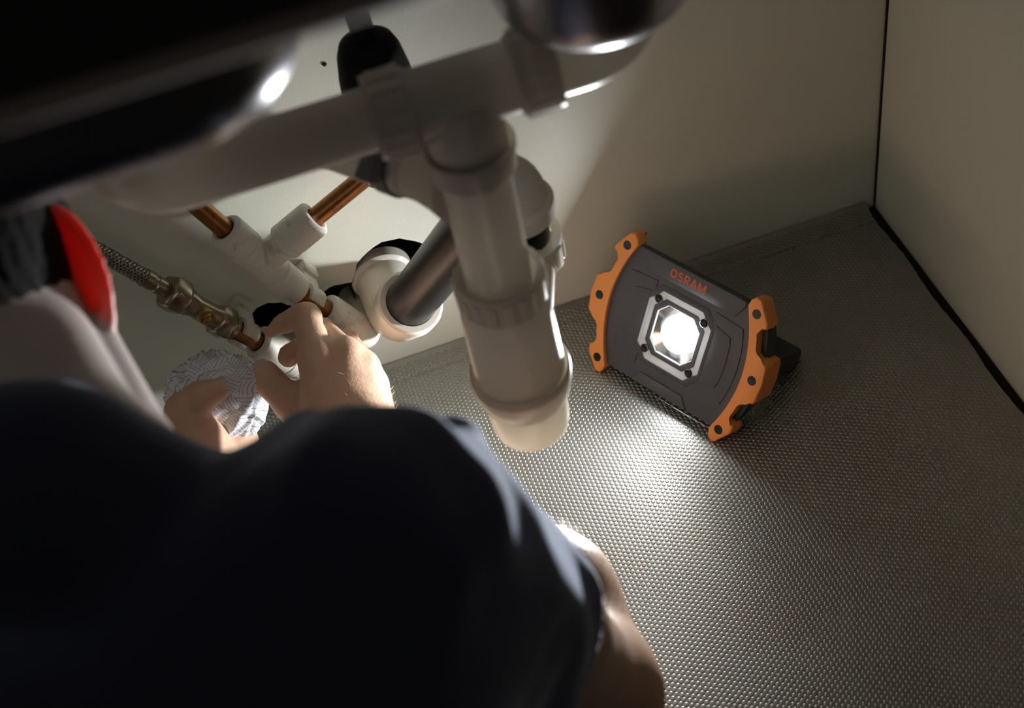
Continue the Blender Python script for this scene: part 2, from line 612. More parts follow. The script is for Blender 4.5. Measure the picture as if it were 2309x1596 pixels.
trap = empty('bottle_trap', (TX, TY, 0.2))
tag(trap, 'off-white plastic trap hanging upright under the drain tee', 'drain trap')
Z = lambda z: Vector((TX, TY, z))
under(lathe('collar', Z(0.4465), (0, 0, -1), [(.008, .0215), (.007, .0236), (0.0004, .0238), (0, .0246), (.0012, .0256), (.004, .0256), (.005, .0246), (.017, .0240), (.0185, .0205)], M_DRAIN, n=64), trap)
under(lathe('inlet_tube', Z(0.452), (0, 0, -1), [(0, .0199), (.125, .0199)], M_DRAIN, n=64), trap)
under(lathe('trap_nut', Z(0.3470), (0, 0, -1), [(.008, .0202), (.007, .0228), (.0005, .0232), (0, .0262), (.003, .0272), (.0031, .0272), (.018, .0268), (.0181, .0268), (.0215, .0262), (.0222, .0242)], M_DRAIN,
            n=112, ribs=18, rib_h=.0012, rib_rows=(5, 6), smooth=30, cap0=False, cap1=False), trap)
under(lathe('trap_body', Z(0.3260), (0, 0, -1), [(0, .0250), (.004, .0272), (.012, .0280), (.060, .0289), (.0680, .0289), (.0680, .0270)], M_DRAIN, n=72), trap)
under(lathe('cup_ring', Z(0.2610), (0, 0, -1), [(.008, .0285), (.007, .0306), (.0004, .0310), (.0, .0318), (.0016, .0326), (.0060, .0326), (.0120, .0322), (.0225, .0300), (.0262, .0282), (.027, .0262)], M_DRAIN, n=72), trap)
under(lathe('cup', Z(0.2360), (0, 0, -1), [(0, .0268), (.010, .0265), (.028, .0258), (.0340, .0244), (.0372, .0215), (.0385, .0150), (.0388, .001)], M_DRAIN, n=72), trap)
# side spigot with a hose and a clamp, behind the cross pipe
SP0 = Vector((TX - 0.010, TY + 0.006, 0.412))
SP1 = at(790, 338, 0.815)
sd = (SP1 - SP0).normalized()
SL = (SP1 - SP0).length
under(lathe('spigot', SP0, sd, [(0, .0200), (.012, .0170), (.025, .0150), (.045, .0142)], M_DRAIN, n=48), trap)
hose = empty('drain_hose', (SP1.x, SP1.y, SP1.z))
tag(hose, 'beige hose clamped on the trap side inlet behind the cross pipe', 'hose')
under(sweep('hose', bend([SP0 + sd * 0.036, SP0 + sd * (SL * .72), at(730, 318, .815), at(600, 350, .815), at(470, 386, .815)], 0.03, 8), .0152, M_DRAIN, n=40), hose)
clamp = under(lathe('clamp', SP0 + sd * 0.0445, sd, [(0, .0150), (0, .0172), (.012, .0172), (.012, .0150)], M_CLAMP, n=48, cap0=False, cap1=False), hose)
cx, cy, cz = frame_of(sd)
cp = SP0 + sd * 0.0505
toward = (CAM_POS - cp)
toward = (toward - sd * toward.dot(sd)).normalized()
side = sd.cross(toward)
Mc = Matrix((( side.x, sd.x, toward.x, 0), (side.y, sd.y, toward.y, 0), (side.z, sd.z, toward.z, 0), (0, 0, 0, 1)))
Mc = Matrix.Translation(cp - side * 0.006) @ Mc
b = box('clamp_screw', (-.008, -.0065, .0145), (.009, .0065, .024), M_CLAMP, None, Mc, .001)
b.parent = clamp

# outlet of the trap: short riser, black pipe, white elbow, black pipe to the wall, white wall elbow
OUT = at(1172, 520, 0.905)
OX, OY = OUT.x, OUT.y
TOPZ = OUT.z + 0.046
outlet = empty('trap_outlet', (OX, OY, 0.25))
tag(outlet, 'white trap outlet riser with ribbed nut behind the trap', 'pipe fitting')
lowz = 0.2700
under(sweep('bend', bend([Vector((TX, TY, lowz)) + (Vector((OX, OY, lowz)) - Vector((TX, TY, lowz))).normalized() * .015, Vector((OX, OY, lowz)), Vector((OX, OY, OUT.z - 0.012))], 0.026, 12), .0212, M_WHITE), outlet)
under(lathe('nut', Vector((OX, OY, OUT.z - .026)), (0, 0, 1), [(0, .0215), (0, .0262), (.0001, .0262), (.016, .0262), (.0161, .0270), (.021, .0270), (.021, .0202)], M_WHITE, n=112, ribs=16, rib_h=.0012, rib_rows=(2, 3), smooth=30, cap0=False, cap1=False), outlet)
WE = on_y(898, 716, -0.045)                 # wall elbow corner
PE = Vector((OX, OY, TOPZ))                 # riser elbow corner
bd = (WE - PE).normalized()
waste_pipe = sweep('waste_pipe', [PE + bd * 0.034, WE - bd * 0.032], .0200, M_BLACKPIPE, n=48)
tag(waste_pipe, 'black plastic waste pipe sloping from behind the trap to the wall elbow', 'pipe')
riser = lathe('riser_pipe', Vector((OX, OY, OUT.z - .012)), (0, 0, 1), [(0, .0196), (TOPZ - OUT.z - .004, .0196)], M_BLACKPIPE, n=48)
tag(riser, 'short upright black pipe between the trap outlet and the top elbow', 'pipe')


def socket_elbow(name, label, a, corner, b, r, ring_r, ring_l, bend_r):
    root = empty(name, tuple(corner))
    tag(root, label, 'pipe fitting')
    under(sweep('bend', bend([a, corner, b], bend_r, 16), r, M_WHITE, n=48), root)
    for p, q in ((a, corner), (b, corner)):
        d = (Vector(q) - Vector(p)).normalized()
        under(lathe('socket_ring', Vector(p) - d * .0012, d, [(0, .0204), (0, ring_r - .002), (.0015, ring_r), (ring_l, ring_r), (ring_l + .003, r), (ring_l + .0035, r - .002)], M_WHITE, n=56, cap0=False, cap1=False), root)
    return root


socket_elbow('riser_elbow', 'white elbow turning over at the top behind the trap', PE + Vector((0, 0, -.030)), PE + Vector((0, 0, 0.004)), PE + bd * 0.040, .0232, .0262, .012, .030)
socket_elbow('wall_elbow', 'white waste elbow in the large wall hole holding the black pipe', Vector((WE.x - .001, 0.012, WE.z + .004)), WE, WE - bd * 0.040, .0238, .0270, .011, .030)

# ------------------------------------------------------------------ copper supply with push fit fittings (15 mm pipe, 35 mm off the wall)
YW = -0.035
P = lambda px, py, y=YW: on_y(px, py, y)


def fitting_collar(name, p, q, root, r=.0142):
    """push fit collar from mouth p to base q"""
    p, q = Vector(p), Vector(q)
    d = (q - p).normalized()
    L = (q - p).length
    o = under(lathe(name, p, d, [(.004, .0078), (0, .0082), (-.0008, .0100), (0, r - .0018), (.0016, r - .0003), (.004, r), (L * .72, r), (L * .78, r - .0006), (L * .80, r), (L - .002, r), (L, r - .0016)], M_FIT, n=48, cap0=False, cap1=True, smooth=30), root)
    return o


tA, tB = P(507, 517), P(668, 656)
run = (tB - tA).normalized()
tC = tA + run * ((tB - tA).length * .50)
bE = P(692, 484)
br = (bE - tC)
br = (br - run * br.dot(run) * 0.6).normalized()
bLen = 0.050
pt = empty('push_fit_tee', tuple(tC))
tag(pt, 'dusty white push-fit tee joining the copper pipes', 'pipe fitting')
bm = bmesh.new()
lathe_bm(bm, tA + run * .02, run, [(0, .0128), ((tB - tA).length - .04, .0128)], n=48)
lathe_bm(bm, tC, br, [(0, .0122), (.03, .0122)], n=48)
under(from_bm('tee_body', bm, M_FIT), pt)
fitting_collar('collar', tA, tA + run * .0290, pt)
fitting_collar('collar', tB, tB - run * .0290, pt)
fitting_collar('collar', tC + br * (bLen + .006), tC + br * .022, pt, .0150)

c1 = tA - run * .055
cop1 = sweep('copper_pipe', [c1 + Vector((-.012, 0, .05)), c1, tA + run * .006], .0075, M_COPPER, n=32)
tag(cop1, 'copper pipe entering the tee from upper left', 'pipe', 'copper supply pipes')
cend = tC + br * (bLen + .056)
cop2 = empty('copper_stub', tuple(cend))
tag(cop2, 'copper pipe stub with capped end on the tee branch', 'pipe', 'copper supply pipes')
under(lathe('pipe', tC + br * (bLen - .002), br, [(0, .0075), (.058, .0075)], M_COPPER, n=32), cop2)
under(lathe('end_ring', cend, br, [(0, .0078), (0, .0100), (.0010, .0110), (.0026, .0110), (.0034, .0098), (.0036, .003)], M_BRASS, n=40), cop2)
bolt_at = cend + br * .003 + Vector((0, 0, 1)).cross(br).normalized() * 0 + run * .0065
hexnut('cap_bolt', bolt_at, br, 0, .0075, .0048, M_BRASS, None).parent = None
hb = [o for o in COL.objects if o.name.startswith('cap_bolt')][-1]
under(hb, cop2)

# below the tee: copper, wall clip, copper, elbow into the wall
eA, eB = P(740, 690), P(806, 748)
er = (eB - tB).normalized()
eA = tB + er * ((P(740, 693) - tB).length)
eB = eA + er * .041
cop3 = lathe('copper_pipe', tB - run * .006, er, [(0, .0075), ((eA - tB).length + .014, .0075)], M_COPPER, n=32)
tag(cop3, 'short copper pipe between the tee and the right wall elbow', 'pipe', 'copper supply pipes')


def push_elbow(name, label, a, b, d):
    root = empty(name, tuple(b))
    tag(root, label, 'pipe fitting', 'push-fit elbows entering the back wall')
    fitting_collar('collar', a, b, root, .0150)
    corner = b + d * .013
    under(sweep('bend', bend([b - d * .006, corner, Vector((corner.x, 0.02, corner.z))], .016, 12), .0132, M_FIT, n=40), root)
    return root


push_elbow('push_fit_elbow', 'dusty white push-fit elbow below the tee entering the wall', eA, eB, er)


def pipe_clip(name, label, c, d):
    """white plastic clip: foot on the wall, neck and open ring round the pipe"""
    root = empty(name, (c.x, 0, c.z))
    tag(root, label, 'pipe clip', 'white pipe clips on the back wall')
    d = d.normalized()
    y = Vector((0, -1, 0))
    side = d.cross(y).normalized()
    M = Matrix(((side.x, d.x, y.x, c.x), (side.y, d.y, y.y, 0), (side.z, d.z, y.z, c.z), (0, 0, 0, 1)))
    h = -c.y
    under(box('clip_foot', (-.011, -.0085, 0), (.012, .0085, .012), M_FIT, None, M, .0018), root)
    bm = bmesh.new()
    box_bm(bm, (-.008, -.008, .010), (.008, .008, h - .008), M, .0012)
    # ring with a gap at the front
    n = 30
    rows = []
    for k in range(n + 1):
        a = math.radians(-90 + 32 + (360 - 64) * k / n) + math.pi
        ca, sa = math.cos(a), math.sin(a)
        rows.append([bm.verts.new(M @ Vector((ca * r, t, h + sa * r))) for r, t in ((.0082, -.0075), (.0118, -.0075), (.0118, .0075), (.0082, .0075))])
    for a, b2 in zip(rows[:-1], rows[1:]):
        for i in range(4):
            bm.faces.new((a[i], a[(i + 1) % 4], b2[(i + 1) % 4], b2[i]))
    bm.faces.new(rows[0])
    bm.faces.new(rows[-1][::-1])
    under(from_bm('clip_ring', bm, M_FIT, None, 35), root)
    return root


pipe_clip('pipe_clip', 'white plastic pipe clip on the copper below the tee', tB + er * .0150, er)

# left: braided hose, valve, clip, elbow
hA, hB = P(365, 648), P(548, 752)
hd = (hB - hA).normalized()
HL = lambda t: hA + hd * t
flex = empty('braided_hose', tuple(HL(-.03)))
tag(flex, 'steel braided flexible hose running to the isolating valve', 'hose')
hs = [HL(-.012), HL(-.06), HL(-.115) + Vector((-.002, -.006, .006)), HL(-.165) + Vector((-.012, -.03, .03)), Vector((-.70, -.05, .42)), Vector((-.70, -.03, .66))]
path = bend(hs, .05, 12)
# resample
L = [0]
for a_, b_ in zip(path[:-1], path[1:]):
    L.append(L[-1] + (b_ - a_).length)


def along(s):
    for i in range(len(L) - 1):
        if s <= L[i + 1] or i == len(L) - 2:
            t = (s - L[i]) / max(1e-9, L[i + 1] - L[i])
            return path[i].lerp(path[i + 1], min(max(t, 0), 1))


NS = 240
fine = [along(L[-1] * i / NS) for i in range(NS + 1)]
under(sweep('hose_core', fine, .0055, M_RUBBER, n=16, smooth=80), flex)
# braid: two families of helical strands
bm = bmesh.new()
x, y, _ = frame_of(fine[1] - fine[0])
frames = []
pt_ = None
for i in range(NS + 1):
    t = (fine[min(NS, i + 1)] - fine[max(0, i - 1)]).normalized()
    if pt_ is not None:
        x = (pt_.rotation_difference(t) @ x).normalized()
    frames.append((fine[i], x.copy(), t.cross(x).normalized(), t))
    pt_ = t
for fam in (1, -1):
    for k in range(9):
        prev = None
        for i in range(NS + 1):
            c, fx, fy, ft = frames[i]
            a = fam * (2 * math.pi * i / NS * L[-1] / .030) + 2 * math.pi * k / 9
            rad = .0060 + (.00035 if (i + (0 if fam > 0 else 2)) % 4 < 2 else 0)
            d = fx * math.cos(a) + fy * math.sin(a)
            tn = (ft + (fy * math.cos(a) - fx * math.sin(a)) * fam * 1.2).normalized()
            w = tn.cross(d).normalized() * .00078
            row = [bm.verts.new(c + d * rad - w), bm.verts.new(c + d * (rad + .0005)), bm.verts.new(c + d * rad + w)]
            if prev:
                bm.faces.new((prev[0], prev[1], row[1], row[0]))
                bm.faces.new((prev[1], prev[2], row[2], row[1]))
            prev = row
ob = from_bm('braid', bm, M_HOSE, None, 80)
ob['kind'] = 'stuff'
under(ob, flex)
under(lathe('ferrule', HL(-.0175), hd, [(0, .0062), (0, .0072), (.007, .0072), (.008, .0064), (.010, .0064), (.011, .0070), (.018, .0070), (.0185, .0056), (.026, .0056)], M_BRASS, n=36, smooth=30), flex)

valve = empty('isolating_valve', tuple(HL(.03)))
tag(valve, 'brass isolating valve with hex nuts and slotted screw', 'valve')
under(hexnut('hex_nut', hA, hd, .004, .0225, .0150, M_BRASS, None), valve)
under(lathe('valve_body', hA, hd, [(.020, .0098), (.026, .0108), (.032, .0092), (.048, .0092), (.054, .0105), (.060, .0105)], M_BRASS, n=40, smooth=30), valve)
under(hexnut('hex_nut', hA, hd, .0545, .0700, .0140, M_BRASS, None), valve)
under(lathe('olive_lip', hA, hd, [(.0695, .0110), (.0735, .0106), (.0745, .0078)], M_BRASS, n=36, smooth=30), valve)
vc = HL(.0405)
vdir = (CAM_POS - vc)
vdir = (vdir - hd * vdir.dot(hd)).normalized()
vdir = (vdir + hd * 0.0 + Vector((0, 0, -.55))).normalized()
vdir = (vdir - hd * vdir.dot(hd)).normalized()
boss = under(lathe('screw_boss', vc + vdir * .004, vdir, [(0, .0070), (.0065, .0068), (.0080, .0062), (.0080, .0050), (.0072, .0046), (.0072, .001)], M_BRASS2, n=36, smooth=30), valve)
sx, sy, sz = hd, vdir.cross(hd).normalized(), vdir
Ms = Matrix.Translation(vc + vdir * .0112) @ Matrix(((sx.x, sy.x, sz.x, 0), (sx.y, sy.y, sz.y, 0), (sx.z, sy.z, sz.z, 0), (0, 0, 0, 1))) @ Matrix.Rotation(math.radians(50), 4, 'Z')
bm = bmesh.new()
box_bm(bm, (-.0036, .0007, -.0006), (.0036, .0034, .0009), Ms, .0003)
box_bm(bm, (-.0036, -.0034, -.0006), (.0036, -.0007, .0009), Ms, .0003)
sl = from_bm('slotted_screw', bm, M_BRASS2)
sl.parent = boss
sl.matrix_parent_inverse = Matrix.Identity(4)

lA = HL(.1010)
lB = lA + hd * .043
cop4 = lathe('copper_pipe', HL(.066), hd, [(0, .0075), (.045, .0075)], M_COPPER, n=32)
tag(cop4, 'short copper pipe between the valve and the left wall elbow', 'pipe', 'copper supply pipes')
pipe_clip('pipe_clip', 'white plastic pipe clip beside the brass valve', HL(.0855), hd)
push_elbow('push_fit_elbow', 'dusty white push-fit elbow below the valve entering the wall', lA, lB, hd)

# hose weight hanging in front of the back wall
wt = on_y(822, 84, -0.055)
weight = empty('hose_weight', tuple(wt))
tag(weight, 'black bell-shaped hose weight hanging behind the drain pipe', 'weight')
under(lathe('weight', wt, (0, 0, -1), [(-.001, .010), (0, .0135), (.004, .0190), (.012, .0222), (.030, .0252), (.046, .0266), (.062, .0268), (.075, .0250), (.079, .020), (.080, .004)], M_RUBBER, n=40), weight)
under(sweep('cord', bend([wt + Vector((0, 0, -.004)), wt + Vector((-.002, 0.0, .05)), wt + Vector((0.0, -.02, .26))], .05, 10), .0082, M_RUBBER, n=24), weight)

# small screw heads / specks on the back wall
for px_, py_ in ((732, 146),):
    p = on_y(px_, py_, -0.0008)
    s = lathe('screw_head', (p.x, 0.0, p.z), (0, -1, 0), [(0, .0018), (.0008, .0015), (.0011, .0004)], M_SCREW, n=16)
    tag(s, 'tiny dark pin in the back wall beside the hose weight', 'pin')


# ------------------------------------------------------------------ the work light
def work_light():
    O = Vector((-0.27326, -0.13822, 0.0))
    e = Vector((0.48532, -0.87434, 0)).normalized()
    nb = Vector((-e.y, e.x, 0))
    th = math.radians(60)
    up = nb * math.cos(th) + Vector((0, 0, 1)) * math.sin(th)
    n = e.cross(up)
    M = Matrix(((e.x, up.x, n.x, O.x), (e.y, up.y, n.y, O.y), (e.z, up.z, n.z, O.z), (0, 0, 0, 1))) @ Matrix.Scale(0.001, 4)   # local millimetres
    root = empty('work_light', tuple(O))
    tag(root, 'switched-on anthracite work light with orange corner guards standing on the mat', 'work light')

    def fin(bm, name, material, parent=root, smooth=35):
        for v in bm.verts:
            v.co.z = max(v.co.z, 0.0007)
        o = from_bm(name, bm, material, None, smooth)
        if parent is root:
            under(o, root)
        else:
            o.parent = parent
            o.matrix_parent_inverse = Matrix.Translation(root.location).inverted() @ Matrix.Identity(4) if False else Matrix.Identity(4)
        return o
    xi = lambda y: 72 - 14 * ((y - 65) / 57) ** 2
    xs = lambda y: xi(y) + 11.5
    ys = [8 + 114 * k / 22 for k in range(23)]
    # shell behind
    bm = bmesh.new()
    full = [(xs(y) - 1, y) for y in ys] + [(-xs(y) + 1, y) for y in ys[::-1]]
    loops = []
    for z, kx, ky in ((-5, 1, 1), (-9, 1, .99), (-21, 1, .88), (-30, .90, .68)):
        loops.append([bm.verts.new(M @ Vector((x * kx, 65 + (y - 65) * ky, z))) for x, y in full])
    for la, lb in zip(loops[:-1], loops[1:]):
        for i in range(len(full)):
            bm.faces.new((la[i], la[(i + 1) % len(full)], lb[(i + 1) % len(full)], lb[i]))
    bm.faces.new(loops[0][::-1])
    bm.faces.new(loops[-1])
    fin(bm, 'rear_shell', M_LAMPGREEN)
    bm = bmesh.new()
    prism_bm(bm, [(xi(y), y) for y in ys] + [(-xi(y), y) for y in ys[::-1]], -4.6, 0, None, 1.6)
    top = max(bm.faces, key=lambda f: f.calc_area() if f.calc_center_median().z > -.01 else 0)
    low = max(bm.faces, key=lambda f: f.calc_area() if f.calc_center_median().z < -4.5 else 0)
    rim = list(top.edges)
    bm.faces.remove(top)
    bm.faces.remove(low)
    hole = [bm.verts.new((-1.0 + x, 64.5 + y, 0)) for x, y in ((22, -13), (22, 13), (13, 22), (-13, 22), (-22, 13), (-22, -13), (-13, -22), (13, -22))]
    he = [bm.edges.new((hole[i], hole[(i + 1) % 8])) for i in range(8)]
    bmesh.ops.triangle_fill(bm, use_beauty=True, use_dissolve=False, edges=rim + he)
    for f in list(bm.faces):
        if all(v in hole for v in f.verts):
            bm.faces.remove(f)
    for v in bm.verts:
        v.co = M @ v.co
    front = fin(bm, 'front_plate', M_LAMPBODY)
    # raised panels of the face
    bm = bmesh.new()
    prism_bm(bm, [(-55, 122.5), (-56.5, 118), (-51, 106), (47, 106), (54, 118), (53, 122.5)], -1, 1.3, M, .9)
    o = fin(bm, 'top_panel', M_LAMPBODY)
    for sgn in (-1, 1):
        bm = bmesh.new()
        outer = [(sgn * (xi(y) - 9), y) for y in [30 + 70 * k / 10 for k in range(11)]]
        poly = [(sgn * 30, 24)] + outer + [(sgn * 30, 106 - 4)]
        poly = poly if sgn > 0 else poly[::-1]
        prism_bm(bm, poly, -1, .9, M, .8)
        fin(bm, 'side_panel', M_LAMPBODY)
        bm = bmesh.new()
        outer = [(sgn * (xi(y) - 20), y) for y in [42 + 46 * k / 8 for k in range(9)]]
        poly = [(sgn * 34, 38)] + outer + [(sgn * 34, 92)]
        poly = poly if sgn > 0 else poly[::-1]
        prism_bm(bm, poly, 0, 1.7, M, .7)
        fin(bm, 'side_rib', M_LAMPBODY)
    bm = bmesh.new()
    prism_bm(bm, [(-30, 8.5), (30, 8.5), (22, 19), (-22, 19)][::1], -1, 1.1, M, .8)
    fin(bm, 'bottom_panel', M_LAMPBODY)
    # lamp window: raised octagon frame, grey funnel bezel, chrome reflector, LED, clear pane
    C = (-1.0, 64.5)

    def octo(h, c, cx=C[0], cy=C[1]):
        return [(cx + h, cy - h + c), (cx + h, cy + h - c), (cx + h - c, cy + h), (cx - h + c, cy + h), (cx - h, cy + h - c), (cx - h, cy - h + c), (cx - h + c, cy - h), (cx + h - c, cy - h)]

    def rings(bm, loops, close_last=False):
        rows = [[bm.verts.new(M @ Vector((x, y, z))) for x, y in pl] for pl, z in loops]
        for a, b in zip(rows[:-1], rows[1:]):
            for i in range(len(a)):
                bm.faces.new((a[i], a[(i + 1) % len(a)], b[(i + 1) % len(b)], b[i]))
        if close_last:
            bm.faces.new(rows[-1])
    bm = bmesh.new()
    rings(bm, [(octo(37, 13), 0), (octo(35.5, 12.5), 1.3), (octo(32, 11.5), 1.6), (octo(31.5, 11.3), 1.0)])
    fin(bm, 'window_frame', M_LAMPBODY)
    bm = bmesh.new()
    rings(bm, [(octo(31.6, 11.4), 1.3), (octo(21, 8), -1.2)])
    bez = fin(bm, 'bezel', M_BEZEL, smooth=20)
    D = (0.0, 64.8)
    circ = [(D[0] + 16.4 * math.cos(math.radians(a)), D[1] + 16.4 * math.sin(math.radians(a))) for a in range(0, 360, 15)]
    oc = octo(21, 8)

    def oct_ray(a):
        best = 1e9
        for i in range(8):
            (x1, y1), (x2, y2) = oc[i], oc[(i + 1) % 8]
            dx, dy = math.cos(a), math.sin(a)
            ex, ey = x2 - x1, y2 - y1
            den = dx * ey - dy * ex
            if abs(den) < 1e-9:
                continue
            t = ((x1 - D[0]) * ey - (y1 - D[1]) * ex) / den
            s = ((x1 - D[0]) * dy - (y1 - D[1]) * dx) / den
            if t > 0 and -1e-6 <= s <= 1 + 1e-6:
                best = min(best, t)
        return (D[0] + best * math.cos(a), D[1] + best * math.sin(a))
    bm = bmesh.new()
    rings(bm, [([oct_ray(math.radians(a)) for a in range(0, 360, 15)], -1.2), (circ, -3.4)])
    fin(bm, 'reflector', M_CHROME, smooth=20)
    m = bpy.data.materials.new('led_glow')
    m.use_nodes = True
    nt = m.node_tree
    nt.nodes.remove(nt.nodes['Principled BSDF'])
    em = nt.nodes.new('ShaderNodeEmission')
    em.inputs['Color'].default_value = (0.93, 0.97, 1.0, 1)
    em.inputs['Strength'].default_value = LED_STRENGTH
    nt.links.new(em.outputs[0], nt.nodes['Material Output'].inputs[0])
    bm = bmesh.new()
    rows = []
    for k in range(6):                          # low domed lens
        a = math.pi / 2 * k / 6
        rows.append([bm.verts.new(M @ Vector((D[0] + (x - D[0]) * math.cos(a), D[1] + (y - D[1]) * math.cos(a), -3.3 + 4.6 * math.sin(a)))) for x, y in circ])
    for ra_, rb_ in zip(rows[:-1], rows[1:]):
        for i in range(len(circ)):
            bm.faces.new((ra_[i], ra_[(i + 1) % len(circ)], rb_[(i + 1) % len(circ)], rb_[i]))
    bm.faces.new(rows[-1])
    bmesh.ops.recalc_face_normals(bm, faces=bm.faces)
    led = bpy.data.meshes.new('led_chip')
    bm.to_mesh(led)
    bm.free()
    o = link('led_chip', led, m, None, None)
    under(o, root)
    # the directed beam of the reflector
    ld = bpy.data.lights.new('led_beam', 'SPOT')
    ld.energy = BEAM_WATT
    ld.color = (0.95, 0.975, 1.0)
    ld.shadow_soft_size = 0.014
    ld.spot_size = math.radians(147)
    ld.spot_blend = 1.0
    lo = bpy.data.objects.new('led_beam', ld)
    COL.objects.link(lo)
    zb = (n * math.cos(math.radians(7)) - up * math.sin(math.radians(7))).normalized()    # the reflector throws slightly downwards
    xb = e.normalized()
    yb = zb.cross(xb)
    p = M @ Vector((D[0], D[1], 6.0))
    lo.matrix_world = Matrix(((xb.x, yb.x, zb.x, p.x), (xb.y, yb.y, zb.y, p.y), (xb.z, yb.z, zb.z, p.z), (0, 0, 0, 1))) @ Matrix.Rotation(math.pi, 4, 'X')
    mw = lo.matrix_world.copy()
    lo.parent = root
    lo.matrix_parent_inverse = Matrix.Translation(root.location).inverted()
    # pane
    g = bpy.data.materials.new('clear_pane')
    g.use_nodes = True
    nt = g.node_tree
    nt.nodes.remove(nt.nodes['Principled BSDF'])
    tr = nt.nodes.new('ShaderNodeBsdfTransparent')
    gl = nt.nodes.new('ShaderNodeBsdfGlossy')
    gl.inputs['Roughness'].default_value = 0.05
    mx = nt.nodes.new('ShaderNodeMixShader')
    mx.inputs[0].default_value = 0.035
    nt.links.new(tr.outputs[0], mx.inputs[1])
    nt.links.new(gl.outputs[0], mx.inputs[2])
    nt.links.new(mx.outputs[0], nt.nodes['Material Output'].inputs[0])
    bm = bmesh.new()
    bm.faces.new([bm.verts.new(M @ Vector((x, y, 2.2))) for x, y in octo(22.2, 8.4)])
    pane = bpy.data.meshes.new('clear_pane')
    bm.to_mesh(pane)
    bm.free()
    under(link('clear_pane', pane, g, None, None), root)

    def disc_at(x, y, z, prof, material, name, nseg=24):
        bm = bmesh.new()
        p = M @ Vector((x, y, z))
        lathe_bm(bm, p, n, [(t * .001, r * .001) for t, r in prof], n=nseg)
        return fin(bm, name, material)
    for sx_ in (-1, 1):
        for sy_ in (-1, 1):
            disc_at(C[0] + sx_ * 23.4, C[1] + sy_ * 23.4, .0, [(0, 3.6), (1.6, 3.6), (2.1, 3.0), (1.5, 2.0), (1.5, .2)], M_SCREW, 'screw')
    # orange guards
    for sgn in (-1, 1):
        xo = lambda y: xi(y) + 5.8
        arc = [122 - 114 * k / 24 for k in range(25)]
        inner = [(xi(y) - 1.5, y) for y in arc]
        out = [(57.5, 2), (60, -1), (65, -1.2), (76.5, 13), (77.5, 19), (75.5, 21.5)]
        out += [(xo(y), y) for y in (23, 27, 31, 35, 39, 43)]
        out += [(81, 45.5), (86.5, 46.5), (88.6, 50), (89.6, 65), (88.6, 80), (86.5, 83.5), (81, 84.5)]
        out += [(xo(y), y) for y in (87, 91, 95, 99, 103, 106.5)]
        out += [(75.5, 108.5), (78.5, 110.5), (77.5, 115), (66.5, 130.5), (61, 131), (57.5, 127)]
        poly = [(sgn * x, y) for x, y in inner + out]
        if sgn < 0:
            poly = poly[::-1]
        bm = bmesh.new()
        prism_bm(bm, poly[::-1], -8, 4.0, None, 1.6, 3)
        # thicker wrap of the three lugs round the side
        for lug in ([(62, 1), (65.5, .5), (76, 13), (76.6, 18), (74.5, 21), (66, 20)], [(79, 46.5), (86, 47), (88, 51), (89, 65), (88, 79), (86, 83), (79, 83.5)], [(66, 110), (75, 109), (77.8, 111), (76.8, 115), (66, 130), (61, 130)]):
            lp = [(sgn * x, y) for x, y in lug]
            if sgn < 0:
                lp = lp[::-1]
            prism_bm(bm, lp, -20 if lug[0][0] > 78 else -13, -1.0, None, 0)
        for v in bm.verts:
            v.co = M @ v.co
        guard = fin(bm, 'corner_guard', M_ORANGE, smooth=50)
        for (x, y) in ((66.2, 118.5), (80.2, 65.5), (65.8, 11.5)):
            disc_at(sgn * x, y, 3.2, [(0, 4.0), (.95, 4.0), (1.0, 3.6), (.9, 2.7), (.9, .1)], M_SCREW, 'guard_screw')
    # lettering
    def arc(cx, cy, rx, ry, a0, a1, n=14):
        return [(cx + rx * math.cos(math.radians(a0 + (a1 - a0) * k / n)), cy + ry * math.sin(math.radians(a0 + (a1 - a0) * k / n))) for k in range(n + 1)]
    w_ = 0.78                                    # half stroke width
    glyphs = [
        [arc(3.3, 4, 2.55, 3.2, 0, 360, 28)],
        [arc(2.7, 5.75, 1.95, 1.5, 25, 270, 12) + arc(2.7, 2.45, 2.05, 1.75, 90, -155, 12)],
        [[(.8, 0), (.8, 8)], [(.8, 7.25), (3.0, 7.25)] + arc(3.0, 5.45, 1.75, 1.8, 90, -90, 10)[1:] + [(.8, 3.65)], [(2.7, 3.65), (5.0, 0)]],
        [[(.5, 0), (3.25, 8)], [(3.25, 8), (6.0, 0)], [(1.35, 2.3), (5.15, 2.3)]],
        [[(.8, 0), (.8, 8)], [(.8, 7.6), (3.9, 1.6)], [(3.9, 1.6), (7.0, 7.6)], [(7.0, 0), (7.0, 8)]],
    ]
    adv = [6.6, 5.5, 5.6, 6.5, 7.8]
    total = sum(adv) + 4 * 1.05
    bm = bmesh.new()
    x0 = -total / 2
    zz = 0.0
    for g_, a_ in zip(glyphs, adv):
        for st in g_:
            zz += 0.004
            m_ = len(st)
            rows = []
            for k in range(m_):
                p0_, p1_ = st[max(0, k - 1)], st[min(m_ - 1, k + 1)]
                if m_ > 20 and k in (0, m_ - 1):
                    p0_, p1_ = st[-2], st[1]
                dx, dy = p1_[0] - p0_[0], p1_[1] - p0_[1]
                L_ = math.hypot(dx, dy)
                nx_, ny_ = -dy / L_ * w_, dx / L_ * w_
                rows.append([bm.verts.new((x0 + st[k][0] + s2 * nx_, min(8.0, max(0.0, st[k][1] + s2 * ny_)), zz)) for s2 in (-1, 1)])
            for ra_, rb_ in zip(rows[:-1], rows[1:]):
                bm.faces.new((ra_[0], ra_[1], rb_[1], rb_[0]))
        x0 += a_ + 1.05
    me = bpy.data.meshes.new('lettering')
    bm.to_mesh(me)
    bm.free()
